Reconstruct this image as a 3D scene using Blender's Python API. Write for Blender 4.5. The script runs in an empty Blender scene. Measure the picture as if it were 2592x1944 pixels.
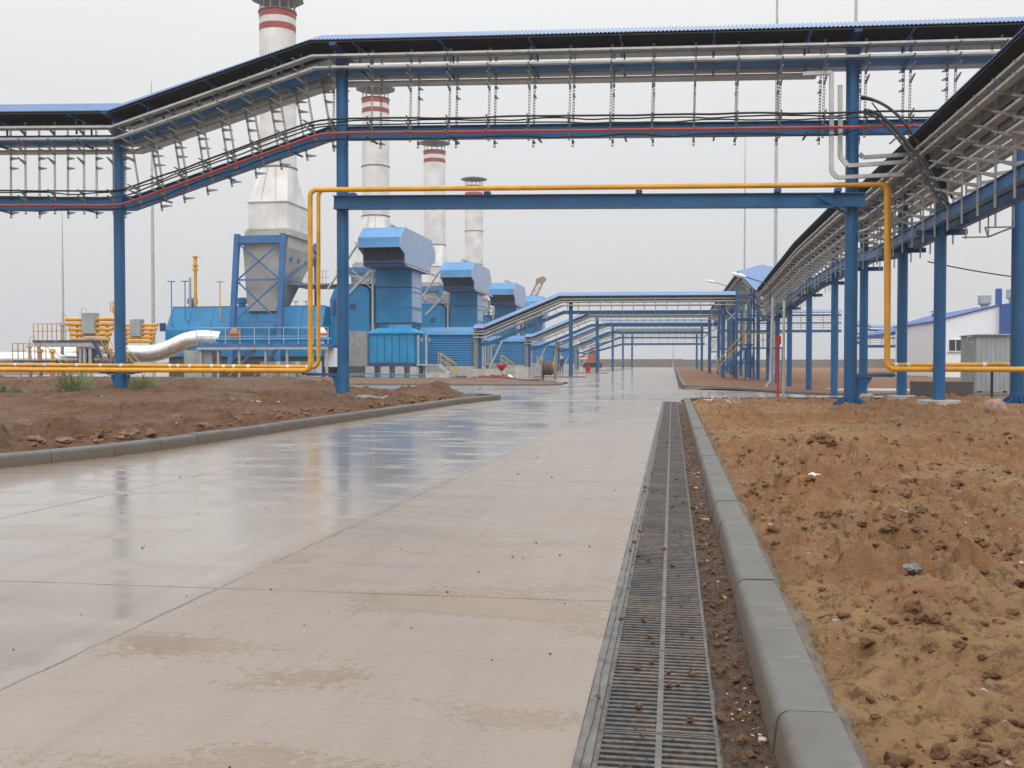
import bpy, math, random
import numpy as np
from mathutils import Vector, Matrix, noise as mnoise
R = math.radians
random.seed(7); rng = np.random.default_rng(7)
S = bpy.context.scene
COL = S.collection
# ------------------------------------------------------------------ camera
TH, PH, H = R(9.2226), R(1.3062), 1.3
cd = bpy.data.cameras.new('camera'); cam = bpy.data.objects.new('camera', cd); COL.objects.link(cam)
cd.sensor_width = 36; cd.lens = 2500 / 2592 * 36; cd.clip_start = .1; cd.clip_end = 5000
cam.location = (0, 0, H); cam.rotation_euler = (R(90) - PH, 0, TH); S.camera = cam
# ------------------------------------------------------------------ world: overcast sky
W = bpy.data.worlds.new('World'); S.world = W; W.use_nodes = True
nt = W.node_tree; N = nt.nodes; L = nt.links; N.clear()
o = N.new('ShaderNodeOutputWorld'); bg = N.new('ShaderNodeBackground'); L.new(bg.outputs[0], o.inputs[0])
sky = N.new('ShaderNodeTexSky'); sky.sky_type = 'NISHITA'; sky.sun_disc = False
sky.sun_elevation = R(48); sky.sun_rotation = R(200); sky.air_density = 1; sky.dust_density = 5
hs = N.new('ShaderNodeHueSaturation'); hs.inputs['Saturation'].default_value = .12; hs.inputs['Value'].default_value = .1
L.new(sky.outputs[0], hs.inputs['Color'])
tc = N.new('ShaderNodeTexCoord'); sx = N.new('ShaderNodeSeparateXYZ'); L.new(tc.outputs['Generated'], sx.inputs[0])
ns = N.new('ShaderNodeTexNoise'); ns.inputs['Scale'].default_value = 2.2; ns.inputs['Detail'].default_value = 4; L.new(tc.outputs['Generated'], ns.inputs[0])
ma = N.new('ShaderNodeMath'); ma.operation = 'MULTIPLY_ADD'; ma.inputs[1].default_value = .06; L.new(ns.outputs[0], ma.inputs[0]); L.new(sx.outputs[2], ma.inputs[2])
cr = N.new('ShaderNodeValToRGB'); e = cr.color_ramp.elements
e[0].position = 0; e[0].color = (.62, .625, .635, 1); e[1].position = 1; e[1].color = (1.95, 1.98, 2.03, 1)
for p, v in ((.10, .68), (.2, .73), (.30, .80), (.42, .92), (.6, 1.35)):
    q = e.new(p); q.color = (v, v * 1.003, v * 1.01, 1)
L.new(ma.outputs[0], cr.inputs[0])
mx = N.new('ShaderNodeMix'); mx.data_type = 'RGBA'; mx.inputs[0].default_value = .12
L.new(cr.outputs[0], mx.inputs[6]); L.new(hs.outputs[0], mx.inputs[7]); L.new(mx.outputs[2], bg.inputs[0]); bg.inputs[1].default_value = 1.13
sd = bpy.data.lights.new('sun', 'SUN'); sd.energy = .9; sd.angle = R(30); sd.color = (1, .97, .93)
so = bpy.data.objects.new('sun', sd); COL.objects.link(so); so.rotation_euler = (R(42), 0, R(20))
S.view_settings.view_transform = 'Standard'; S.view_settings.look = 'None'; S.view_settings.exposure = 0; S.view_settings.gamma = 1
S.render.engine = 'CYCLES'; S.cycles.max_bounces = 6; S.cycles.diffuse_bounces = 3; S.cycles.glossy_bounces = 3; S.cycles.use_denoising = True
# ------------------------------------------------------------------ materials
def nd(t, kind, **kw):
    n = t.nodes.new(kind)
    for k, v in kw.items():
        if k in ('i',):
            for a, b in v.items(): n.inputs[a].default_value = b
        else: setattr(n, k, v)
    return n
def base(name):
    m = bpy.data.materials.new(name); m.use_nodes = True; t = m.node_tree
    return m, t, t.nodes['Principled BSDF']
def math_(t, op, a, b=None, c=None):
    n = nd(t, 'ShaderNodeMath', operation=op)
    for i, v in enumerate((a, b, c)):
        if v is None: continue
        if isinstance(v, (int, float)): n.inputs[i].default_value = v
        else: t.links.new(v, n.inputs[i])
    return n.outputs[0]
def noise_(t, vec, scale, detail=4, rough=.55, dist=0):
    n = nd(t, 'ShaderNodeTexNoise', i={'Scale': scale, 'Detail': detail, 'Roughness': rough, 'Distortion': dist}); t.links.new(vec, n.inputs['Vector']); return n.outputs[0]
def ramp(t, fac, stops):
    n = nd(t, 'ShaderNodeValToRGB'); e = n.color_ramp.elements
    while len(e) < len(stops): e.new(.5)
    for k, (p, c) in enumerate(stops):
        e[k].position = p; e[k].color = (c if isinstance(c, tuple) else (c, c, c)) + (1,)
    t.links.new(fac, n.inputs[0]); return n.outputs[0]
def mixc(t, fac, a, b, mode='MIX'):
    n = nd(t, 'ShaderNodeMix', data_type='RGBA', blend_type=mode)
    for i, v in ((0, fac), (6, a), (7, b)):
        if isinstance(v, (int, float)): n.inputs[i].default_value = v
        elif isinstance(v, tuple): n.inputs[i].default_value = v + (1,)
        else: t.links.new(v, n.inputs[i])
    return n.outputs[2]
def vscale(t, vec, s):
    n = nd(t, 'ShaderNodeMapping'); n.inputs['Scale'].default_value = s; t.links.new(vec, n.inputs[0]); return n.outputs[0]
def bump(t, bs, h, strength=.3, dist=.02):
    b = nd(t, 'ShaderNodeBump', i={'Strength': strength, 'Distance': dist}); t.links.new(h, b.inputs['Height']); t.links.new(b.outputs[0], bs.inputs['Normal'])
def paint(name, c, rough=.45, metal=0, var=.18, streak=.25, scale=1.2, bmp=.05, dirt=(.16, .12, .09)):
    m, t, b = base(name); pos = nd(t, 'ShaderNodeNewGeometry').outputs['Position']
    n1 = noise_(t, pos, scale, 5); n2 = noise_(t, vscale(t, pos, (4, 4, .35)), 1.5, 4, .6)
    lo = tuple(x * (1 - var) for x in c); hi = tuple(min(1, x * (1 + var)) for x in c)
    col = mixc(t, ramp(t, n1, [(.3, 0.), (.7, 1.)]), lo, hi)
    col = mixc(t, math_(t, 'MULTIPLY', ramp(t, n2, [(.5, 0.), (.8, 1.)]), streak), col, dirt)
    t.links.new(col, b.inputs['Base Color'])
    r = math_(t, 'MULTIPLY_ADD', n1, .25, rough - .12); t.links.new(r, b.inputs['Roughness'])
    b.inputs['Metallic'].default_value = metal
    if bmp: bump(t, b, noise_(t, pos, 14, 3), bmp, .02)
    return m
M = {}
M['blue'] = paint('steel_blue_paint', (.010, .102, .255), .4, streak=.22)
M['dkblue'] = paint('dark_blue_paint', (.015, .055, .17), .5)
M['stackblue'] = paint('frame_blue_paint', (.035, .15, .37), .45)
M['roof'] = paint('roof_blue_sheet', (.075, .185, .40), .22, streak=.08)
M['panel'] = paint('light_blue_panel', (.005, .20, .43), .5, streak=.12, scale=.7)
M['panel2'] = paint('pale_blue_panel', (.075, .255, .51), .42, streak=.12, scale=.7)
M['skysheen'] = paint('sky_reflection_panel', (.25, .36, .54), .35, streak=.35, scale=.7, dirt=(.15, .2, .32))  # side faces coloured paler to stand for the sky they reflect
M['cont'] = paint('bright_blue_panel', (.004, .225, .45), .45, streak=.1)
M['undershade'] = paint('underside_paint_shade', (.045, .043, .042), .8)  # dark grey paint with the shade under the roofs put into the colour
M['galv'] = paint('galvanised_steel', (.46, .47, .46), .45, .35, streak=.25, scale=3)
M['galvd'] = paint('weathered_galvanised', (.30, .31, .31), .55, .3, streak=.3, scale=3)
M['yellow'] = paint('gas_yellow_paint', (.72, .34, .012), .38, streak=.12, scale=2)
M['rail'] = paint('rail_yellow_paint', (.50, .30, .04), .5)
M['stack'] = paint('stack_pale_metal', (.70, .69, .67), .6, streak=.12, scale=.5)
M['stackg'] = paint('duct_grey_metal', (.42, .41, .38), .6, streak=.2, scale=.5)
M['red'] = paint('band_red_paint', (.33, .06, .045), .55)
M['redb'] = paint('bright_red_paint', (.55, .02, .02), .4)
M['capl'] = paint('cap_pale_metal', (.30, .30, .29), .6)
M['cap'] = paint('cap_grey_metal', (.13, .13, .125), .6)
M['black'] = paint('cable_black', (.012, .012, .013), .5, streak=.1)
M['cred'] = paint('cable_red', (.42, .05, .03), .5, streak=.1)
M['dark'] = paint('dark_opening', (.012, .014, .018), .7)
M['conc'] = paint('concrete_grey', (.42, .41, .38), .75, streak=.35, scale=2, bmp=.2)
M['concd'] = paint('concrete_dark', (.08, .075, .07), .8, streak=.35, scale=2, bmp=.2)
M['wall'] = paint('site_wall_concrete', (.20, .185, .16), .85, streak=.3)
M['white'] = paint('white_cladding', (.82, .87, .93), .5, streak=.03, var=.03)
M['bluecl'] = paint('blue_cladding', (.02, .09, .33), .5, streak=.06)
M['silver'] = paint('aluminium_jacket', (.75, .75, .74), .3, .9, streak=.1, scale=3)
M['glass'] = paint('window_glass', (.03, .035, .04), .1, bmp=0)
M['wood'] = paint('weathered_wood', (.30, .20, .12), .8)
M['greybox'] = paint('grey_sheet', (.33, .36, .36), .5)
M['orange'] = paint('machine_orange', (.50, .17, .09), .5)
M['skin'] = paint('skin', (.5, .3, .2), .6)
M['cloth'] = paint('navy_cloth', (.02, .025, .07), .9)
M['stone'] = paint('pale_pink_stone', (.36, .235, .18), .8, var=.3, scale=8, bmp=.5)
M['ceram'] = paint('white_band', (.75, .75, .72), .5)
# ------------------------------------------------------------------ mesh builder
class MB:
    def __init__(s): s.v = []; s.f = []
    def add(s, vs, fs):
        k = len(s.v); s.v += [tuple(p) for p in vs]; s.f += [tuple(i + k for i in f) for f in fs]; return s
    def box(s, x0, x1, y0, y1, z0, z1):
        return s.add([(x0, y0, z0), (x1, y0, z0), (x1, y1, z0), (x0, y1, z0), (x0, y0, z1), (x1, y0, z1), (x1, y1, z1), (x0, y1, z1)],
                     [(0, 3, 2, 1), (4, 5, 6, 7), (0, 1, 5, 4), (1, 2, 6, 5), (2, 3, 7, 6), (3, 0, 4, 7)])
    def bar(s, a, b, w, h=None, up=(0, 0, 1)):
        a = Vector(a); b = Vector(b); h = h or w; t = (b - a).normalized(); up = Vector(up)
        if abs(t.dot(up)) > .98: up = Vector((0, 1, 0))
        sd = t.cross(up).normalized(); u = sd.cross(t)
        p = [a + sd * i * w / 2 + u * j * h / 2 for i, j in ((-1, -1), (1, -1), (1, 1), (-1, 1))]
        q = [x + (b - a) for x in p]
        return s.add(p + q, [(0, 1, 2, 3), (7, 6, 5, 4), (0, 4, 5, 1), (1, 5, 6, 2), (2, 6, 7, 3), (3, 7, 4, 0)])
    def ibeam(s, a, b, w, h, up=(0, 0, 1)):
        a = Vector(a); b = Vector(b); t = (b - a).normalized(); u = Vector(up); sd = t.cross(u).normalized(); u = sd.cross(t)
        s.bar(a + u * h * .45, b + u * h * .45, w, h * .1, up); s.bar(a - u * h * .45, b - u * h * .45, w, h * .1, up)
        return s.bar(a, b, w * .12, h * .8, up)
    def tube(s, pts, r, n=12, cap=True):
        pts = [Vector(p) for p in pts]; k = len(s.v); m = len(pts)
        rr = r if isinstance(r, (list, tuple)) else [r] * m
        up = None
        for i, p in enumerate(pts):
            t = (pts[min(i + 1, m - 1)] - pts[max(i - 1, 0)]).normalized()
            if up is None: up = Vector((0, 0, 1)) if abs(t.z) < .9 else Vector((1, 0, 0))
            sd = t.cross(up)
            if sd.length < 1e-3: sd = t.orthogonal()
            sd.normalize(); up = sd.cross(t).normalized()
            for j in range(n):
                a = 2 * math.pi * j / n; s.v.append(tuple(p + (sd * math.cos(a) + up * math.sin(a)) * rr[i]))
        for i in range(m - 1):
            for j in range(n):
                a = k + i * n + j; b = k + i * n + (j + 1) % n; s.f.append((a, b, b + n, a + n))
        if cap: s.f.append(tuple(k + j for j in range(n))[::-1]); s.f.append(tuple(k + (m - 1) * n + j for j in range(n)))
        return s
    def lathe(s, c, prof, n=32, a0=0):
        k = len(s.v); m = len(prof)
        for r, z in prof:
            for j in range(n):
                a = 2 * math.pi * j / n + a0; s.v.append((c[0] + r * math.cos(a), c[1] + r * math.sin(a), c[2] + z))
        for i in range(m - 1):
            for j in range(n):
                a = k + i * n + j; b = k + i * n + (j + 1) % n; s.f.append((a, b, b + n, a + n))
        s.f.append(tuple(k + j for j in range(n))[::-1]); s.f.append(tuple(k + (m - 1) * n + j for j in range(n)))
        return s
    def prism(s, poly, axis, a, b):      # poly of 2D points, extruded along axis from a to b
        def P(p, w): return {'x': (w, p[0], p[1]), 'y': (p[0], w, p[1]), 'z': (p[0], p[1], w)}[axis]
        n = len(poly); vs = [P(p, a) for p in poly] + [P(p, b) for p in poly]
        fs = [tuple(range(n)), tuple(range(2 * n - 1, n - 1, -1))] + [(i, i + n, (i + 1) % n + n, (i + 1) % n) for i in range(n)]
        return s.add(vs, fs)
    def loft(s, A, B):                   # two closed rings of equal length
        n = len(A); return s.add(list(A) + list(B), [tuple(range(n))[::-1], tuple(range(n, 2 * n))] + [(i, (i + 1) % n, (i + 1) % n + n, i + n) for i in range(n)])
    def build(s, name, mat, parent=None, smooth=False, mats=None):
        me = bpy.data.meshes.new(name); off = Vector((0, 0, 0))
        if parent is not None:
            off = parent['_w'] if False else WORLD[parent.name]
        vs = [(p[0] - off[0], p[1] - off[1], p[2] - off[2]) for p in s.v] if off.length else s.v
        me.from_pydata(vs, [], s.f); me.materials.append(M[mat] if isinstance(mat, str) else mat); me.update()
        if smooth:
            me.polygons.foreach_set('use_smooth', [True] * len(me.polygons))
            try: me.set_sharp_from_angle(angle=R(40))
            except Exception: pass
        ob = bpy.data.objects.new(name, me); COL.objects.link(ob)
        WORLD[ob.name] = Vector(off)
        if parent is not None: ob.parent = parent
        return ob
WORLD = {}
def tag(o, label=None, cat=None, group=None, kind=None):
    if label: o['label'] = label
    if cat: o['category'] = cat
    if group: o['group'] = group
    if kind: o['kind'] = kind
    return o
def thing(name, loc, label, cat, group=None):
    o = bpy.data.objects.new(name, None); COL.objects.link(o); o.location = loc; o.empty_display_size = .3
    WORLD[o.name] = Vector(loc); return tag(o, label, cat, group)
def copy_tree(o, off=None, parent=None, label=None):
    c = o.copy(); COL.objects.link(c)
    WORLD[c.name] = WORLD.get(o.name, Vector((0, 0, 0))) + (Vector(off) if off else Vector((0, 0, 0)))
    if parent is not None: c.parent = parent
    elif off: c.location = Vector(o.location) + Vector(off)
    if label: c['label'] = label
    for ch in list(o.children): copy_tree(ch, None, c)
    return c
def struct(o): o['kind'] = 'structure'; return o
def V(*a): return Vector(a)
# ------------------------------------------------------------------ ground heights
def sm(x, a, b):
    t = np.clip((x - a) / (b - a), 0, 1); return t * t * (3 - 2 * t)
def gz(x, y):                         # smooth ground height
    x = np.asarray(x, float); y = np.asarray(y, float)
    d = -.32 * sm(x, 1.5, 7) * sm(y, 34, 52) * (1 - .8 * sm(y, 150, 260))
    return d
def vnoise(x, y, seed):
    xi = np.floor(x).astype(np.int64); yi = np.floor(y).astype(np.int64); fx = x - xi; fy = y - yi
    fx = fx * fx * (3 - 2 * fx); fy = fy * fy * (3 - 2 * fy)
    def h(a, b):
        n = (a * 374761393 + b * 668265263 + seed * 974711) & 0xffffffff; n = ((n ^ (n >> 13)) * 1274126177) & 0xffffffff
        return ((n ^ (n >> 16)) & 0xffff) / 65535.
    return (h(xi, yi) * (1 - fx) + h(xi + 1, yi) * fx) * (1 - fy) + (h(xi, yi + 1) * (1 - fx) + h(xi + 1, yi + 1) * fx) * fy
def fbm(x, y, seed, oct=5, g=.5):
    s = 0; a = 1; t = 0
    for k in range(oct):
        s = s + a * (vnoise(x, y, seed + k) - .5); t += a; a *= g; c, d = math.cos(.6), math.sin(.6)
        x, y = (x * c - y * d) * 2.03 + 7.1, (x * d + y * c) * 2.03 + 3.7
    return s / t * 2
def worley(x, y, cell, seed, prob=.6):
    """domes of random size: returns height 0..1 of the tallest dome at each point"""
    gx, gy = x / cell, y / cell; ix, iy = np.floor(gx), np.floor(gy); out = np.zeros_like(gx)
    for dx in (-1, 0, 1):
        for dy in (-1, 0, 1):
            cx, cy = ix + dx, iy + dy; r1 = vnoise(cx * 1., cy * 1., seed); r2 = vnoise(cx + 0., cy + 0., seed + 1); r3 = vnoise(cx + 0., cy + 0., seed + 2); r4 = vnoise(cx + 0., cy + 0., seed + 3)
            r = (.22 + .5 * r3 ** 2) * (r4 < prob); d = np.hypot(gx - cx - r1, gy - cy - r2); k = np.clip(1 - (d / np.maximum(r, 1e-3)) ** 2, 0, 1) ** .42 * r; out = np.maximum(out, k)
    return out
def set_attr(o, name, arr):
    a = o.data.attributes.new(name, 'FLOAT', 'POINT'); a.data.foreach_set('value', arr.astype(np.float32).ravel())
def grid_mesh(name, X, Y, Z, mat):
    ny, nx = X.shape; me = bpy.data.meshes.new(name)
    co = np.stack([X, Y, Z], -1).reshape(-1, 3)
    i = np.arange((ny - 1) * (nx - 1)); r = i // (nx - 1); c = i % (nx - 1); a = r * nx + c
    f = np.stack([a, a + 1, a + nx + 1, a + nx], -1)
    me.vertices.add(len(co)); me.vertices.foreach_set('co', co.ravel())
    me.loops.add(f.size); me.loops.foreach_set('vertex_index', f.ravel().astype(np.int32))
    me.polygons.add(len(f)); me.polygons.foreach_set('loop_start', np.arange(0, f.size, 4, dtype=np.int32)); me.polygons.foreach_set('loop_total', np.full(len(f), 4, dtype=np.int32))
    me.polygons.foreach_set('use_smooth', np.ones(len(f), dtype=bool))
    me.update(calc_edges=True); me.validate(); me.materials.append(mat)
    o = bpy.data.objects.new(name, me); COL.objects.link(o); WORLD[o.name] = Vector((0, 0, 0)); return o
# ------------------------------------------------------------------ ground materials
def soil_mat(name, tan, brown, red, sc=1., wet=.5, clay=None):
    m, t, b = base(name); pos = nd(t, 'ShaderNodeNewGeometry').outputs['Position']
    n0 = noise_(t, pos, .33 * sc, 5, .6, .4); n1 = noise_(t, pos, 2.3 * sc, 8, .68, .3); n2 = noise_(t, pos, 14 * sc, 8, .7); n3 = noise_(t, pos, 70, 4, .7)
    f = math_(t, 'ADD', math_(t, 'MULTIPLY', n0, .55), math_(t, 'MULTIPLY', n1, .45))
    col = ramp(t, f, [(.36, brown), (.47, tuple((p + q) / 2 for p, q in zip(tan, brown))), (.55, tan), (.68, red)])
    col = mixc(t, ramp(t, n2, [(.38, .85), (.50, 0.)]), col, tuple(x * .5 for x in brown))
    col = mixc(t, ramp(t, n2, [(.62, 0.), (.78, .5)]), col, tuple(min(1, x * 1.35) for x in tan))
    if clay:
        at = nd(t, 'ShaderNodeAttribute', attribute_name='clay')
        cm = math_(t, 'MULTIPLY_ADD', math_(t, 'SUBTRACT', n2, .5), 1.6, at.outputs['Fac'])
        cc = mixc(t, ramp(t, n1, [(.35, 0.), (.65, 1.)]), clay, tuple(x * 1.5 for x in clay)); col = mixc(t, ramp(t, cm, [(.3, 0.), (.62, .85)]), col, cc)
    vo = nd(t, 'ShaderNodeTexVoronoi', i={'Scale': 34 * sc}); t.links.new(pos, vo.inputs['Vector'])
    peb = math_(t, 'MULTIPLY', math_(t, 'LESS_THAN', vo.outputs['Distance'], .16), math_(t, 'GREATER_THAN', noise_(t, pos, 5, 3), .56))
    col = mixc(t, math_(t, 'MULTIPLY', peb, .7), col, (.38, .31, .25))
    t.links.new(col, b.inputs['Base Color'])
    t.links.new(ramp(t, n0, [(.38, wet), (.6, .9)]), b.inputs['Roughness'])
    b.inputs['Specular IOR Level'].default_value = .3
    h = math_(t, 'ADD', math_(t, 'MULTIPLY', n2, .8), math_(t, 'MULTIPLY', n3, .5)); h = math_(t, 'ADD', h, math_(t, 'MULTIPLY', n1, 1.2)); bump(t, b, h, 1.0, .11)
    return m
M['soilR'] = soil_mat('sandy_red_soil', (.52, .315, .145), (.37, .20, .088), (.42, .215, .095), clay=(.32, .155, .068))
M['soilL'] = soil_mat('brown_clay_soil', (.27, .155, .085), (.19, .105, .06), (.36, .17, .07), clay=(.165, .085, .046))
M['soilF'] = soil_mat('distant_soil', (.26, .13, .07), (.15, .075, .045), (.30, .13, .06), .5)
def road_mat():
    m, t, b = base('wet_concrete_road'); pos = nd(t, 'ShaderNodeNewGeometry').outputs['Position']
    sp = nd(t, 'ShaderNodeSeparateXYZ'); t.links.new(pos, sp.inputs[0]); X, Y = sp.outputs[0], sp.outputs[1]
    nb = noise_(t, pos, .45, 5, .55, .3); nm = noise_(t, pos, 2.1, 6, .6); nf = noise_(t, pos, 22, 6, .65); nff = noise_(t, pos, 160, 3, .6)
    nst = noise_(t, vscale(t, pos, (.5, 2.6, 1)), 1.6, 6, .62)           # streaks across the slabs
    jit = math_(t, 'MULTIPLY_ADD', noise_(t, pos, 3.2, 6, .7), .16, -.08)
    # joints
    J1 = math_(t, 'ABSOLUTE', math_(t, 'ADD', math_(t, 'ADD', X, math_(t, 'MULTIPLY_ADD', Y, -.033, 2.74)), math_(t, 'MULTIPLY', jit, .4)))
    J2 = math_(t, 'ABSOLUTE', math_(t, 'ADD', math_(t, 'ADD', X, math_(t, 'MULTIPLY_ADD', Y, -.05, 5.86)), math_(t, 'MULTIPLY', jit, .4)))
    yy = math_(t, 'ADD', math_(t, 'MULTIPLY_ADD', X, -.02, Y), math_(t, 'MULTIPLY_ADD', jit, .25, -5.35))
    JT = math_(t, 'ABSOLUTE', math_(t, 'SUBTRACT', math_(t, 'MODULO', math_(t, 'ADD', yy, 53 + 2.65), 5.3), 2.65))
    jm = math_(t, 'MINIMUM', math_(t, 'MINIMUM', J1, J2), JT)
    smear = math_(t, 'MULTIPLY', ramp(t, math_(t, 'ADD', math_(t, 'MINIMUM', J1, JT), math_(t, 'MULTIPLY', nm, .3)), [(.12, 1.), (.26, 0.)]), .55)
    joint = math_(t, 'MULTIPLY', ramp(t, jm, [(0., .85), (.005, .55), (.013, 0.)]), ramp(t, noise_(t, pos, 1.7, 5, .7), [(.34, .15), (.58, 1.)]))
    # wet film
    side = math_(t, 'ADD', X, math_(t, 'MULTIPLY_ADD', Y, -.033, 2.74))      # >0 right slab
    wl = ramp(t, math_(t, 'MULTIPLY_ADD', math_(t, 'ADD', side, math_(t, 'MULTIPLY', jit, 3.)), -2.4, .5), [(.2, 0.), (.8, 1.)])
    wr = ramp(t, math_(t, 'ADD', math_(t, 'MULTIPLY_ADD', Y, .022, -.18), math_(t, 'MULTIPLY', math_(t, 'SUBTRACT', nst, .42), 1.5)), [(.16, 0.), (.46, .75)])
    wet = math_(t, 'MAXIMUM', wl, wr)
    wet = math_(t, 'MAXIMUM', wet, ramp(t, Y, [(0., 0.), (1., 1.)]) if False else math_(t, 'MULTIPLY', ramp(t, math_(t, 'MULTIPLY', Y, .02), [(.4, 0.), (.75, 1.)]), .85))
    drycol = mixc(t, ramp(t, nm, [(.3, 0.), (.7, 1.)]), (.245, .19, .15), (.31, .245, .196))
    drycol = mixc(t, ramp(t, nst, [(.52, 0.), (.68, .6)]), drycol, (.24, .18, .14))
    drycol = mixc(t, math_(t, 'MULTIPLY', ramp(t, nf, [(.3, 0.), (.7, 1.)]), .35), drycol, (.29, .255, .22))
    wetcol = mixc(t, ramp(t, nb, [(.35, 0.), (.65, 1.)]), (.26, .232, .20), (.33, .295, .255))
    drycol = mixc(t, smear, drycol, (.20, .15, .115)); col = mixc(t, wet, drycol, wetcol)
    col = mixc(t, math_(t, 'MULTIPLY', ramp(t, math_(t, 'ADD', math_(t, 'MULTIPLY', nb, .7), math_(t, 'MULTIPLY', nm, .3)), [(.44, 0.), (.62, .62)]), math_(t, 'SUBTRACT', 1, math_(t, 'MULTIPLY', wl, .6))), col, (.225, .175, .135))
    # mud puddles
    pud = ramp(t, math_(t, 'ADD', math_(t, 'MULTIPLY', noise_(t, vscale(t, pos, (.45, 1.15, 1)), 1.15, 2, .5), .8), math_(t, 'MULTIPLY', nf, .28)), [(.575, 0.), (.62, 1.)])
    near = ramp(t, math_(t, 'MULTIPLY', Y, .05), [(.3, 1.), (.6, 0.)]); pud = math_(t, 'MULTIPLY', math_(t, 'MULTIPLY', pud, near), math_(t, 'SUBTRACT', 1, math_(t, 'MULTIPLY', wl, .8)))
    fs = noise_(t, vscale(t, pos, (1, 6, 1)), 9, 6, .75); col = mixc(t, math_(t, 'MULTIPLY', ramp(t, fs, [(.5, 0.), (.72, 1.)]), .35), col, (.20, .155, .12)); col = mixc(t, math_(t, 'MULTIPLY', ramp(t, fs, [(.25, 1.), (.42, 0.)]), .3), col, (.48, .44, .39))
    col = mixc(t, math_(t, 'MULTIPLY', pud, .8), col, (.21, .145, .075))
    trk = noise_(t, vscale(t, pos, (3.2, .16, 1)), 1.6, 5, .6); trm = math_(t, 'MULTIPLY', ramp(t, math_(t, 'ADD', trk, math_(t, 'MULTIPLY', nf, .15)), [(.58, 0.), (.74, .5)]), math_(t, 'SUBTRACT', 1, math_(t, 'MULTIPLY', wet, .5)))
    col = mixc(t, trm, col, (.21, .155, .115))
    grain = ramp(t, nff, [(.35, 0.), (.65, 1.)]); col = mixc(t, math_(t, 'MULTIPLY_ADD', wet, -.2, .3), col, mixc(t, grain, (.17, .135, .11), (.42, .38, .33)))
    # dirt against the kerbs
    ek = ramp(t, math_(t, 'ADD', math_(t, 'ABSOLUTE', math_(t, 'ADD', X, math_(t, 'MULTIPLY_ADD', Y, -.062, 8.22))), math_(t, 'MULTIPLY', jit, 3)), [(.35, 1.), (1.05, 0.)])
    ek = math_(t, 'MULTIPLY', ek, ramp(t, math_(t, 'MULTIPLY', Y, .02), [(.62, 1.), (.7, 0.)]))
    col = mixc(t, math_(t, 'MULTIPLY', ek, .8), col, (.15, .105, .07))
    col = mixc(t, math_(t, 'MULTIPLY', joint, .8), col, (.05, .042, .035))
    crumbs = math_(t, 'MULTIPLY', math_(t, 'GREATER_THAN', nf, .735), .6); col = mixc(t, crumbs, col, (.12, .075, .05))
    t.links.new(col, b.inputs['Base Color'])
    film = math_(t, 'MAXIMUM', wet, pud)
    film = math_(t, 'MULTIPLY', film, math_(t, 'SUBTRACT', 1, math_(t, 'MULTIPLY', ek, .8)))
    pool = ramp(t, math_(t, 'ADD', math_(t, 'MULTIPLY', noise_(t, vscale(t, pos, (.6, .35, 1)), .55, 3, .5), 1.), math_(t, 'MULTIPLY', nm, .12)), [(.52, 0.), (.62, 1.)])
    rw = math_(t, 'ADD', math_(t, 'MULTIPLY_ADD', pool, -.07, .17), ramp(t, noise_(t, vscale(t, pos, (.6, 1.5, 1)), 1.3, 6, .65), [(.5, 0.), (.66, .22)]))
    rr = nd(t, 'ShaderNodeMix', data_type='FLOAT'); t.links.new(film, rr.inputs[0]); t.links.new(math_(t, 'MULTIPLY_ADD', nst, .55, .02), rr.inputs[2]); t.links.new(rw, rr.inputs[3])
    t.links.new(rr.outputs[0], b.inputs['Roughness']); b.inputs['IOR'].default_value = 1.5
    hh = math_(t, 'ADD', math_(t, 'MULTIPLY', nff, .3), math_(t, 'MULTIPLY', nf, .7))
    hh = math_(t, 'MULTIPLY', hh, math_(t, 'MULTIPLY_ADD', film, -.95, 1)); hh = math_(t, 'SUBTRACT', hh, math_(t, 'MULTIPLY', joint, 1.5))
    hh = math_(t, 'ADD', hh, math_(t, 'MULTIPLY', nm, .15))
    bump(t, b, hh, .5, .012); return m
M['road'] = road_mat()
def kerb_mat():
    m, t, b = base('damp_kerb_concrete'); pos = nd(t, 'ShaderNodeNewGeometry').outputs['Position']
    n = noise_(t, pos, 3, 6, .6); f = noise_(t, pos, 90, 4, .6)
    col = mixc(t, ramp(t, n, [(.3, 0.), (.7, 1.)]), (.085, .086, .08), (.14, .14, .13))
    col = mixc(t, math_(t, 'MULTIPLY', f, .3), col, (.12, .11, .10))
    sm_ = noise_(t, vscale(t, pos, (1.2, 4, 1)), 5, 5, .65); col = mixc(t, ramp(t, sm_, [(.56, 0.), (.70, .45)]), col, (.25, .24, .215)); col = mixc(t, ramp(t, sm_, [(.28, .5), (.42, 0.)]), col, (.10, .085, .07))
    sp = nd(t, 'ShaderNodeSeparateXYZ'); t.links.new(pos, sp.inputs[0])
    low = ramp(t, math_(t, 'ADD', sp.outputs[2], math_(t, 'MULTIPLY_ADD', n, .12, -.06)), [(.07, .85), (.155, 0.)])
    col = mixc(t, low, col, (.14, .105, .075))
    t.links.new(col, b.inputs['Base Color']); b.inputs['Roughness'].default_value = .55; bump(t, b, f, .25, .004); return m
M['kerb'] = kerb_mat()
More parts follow.
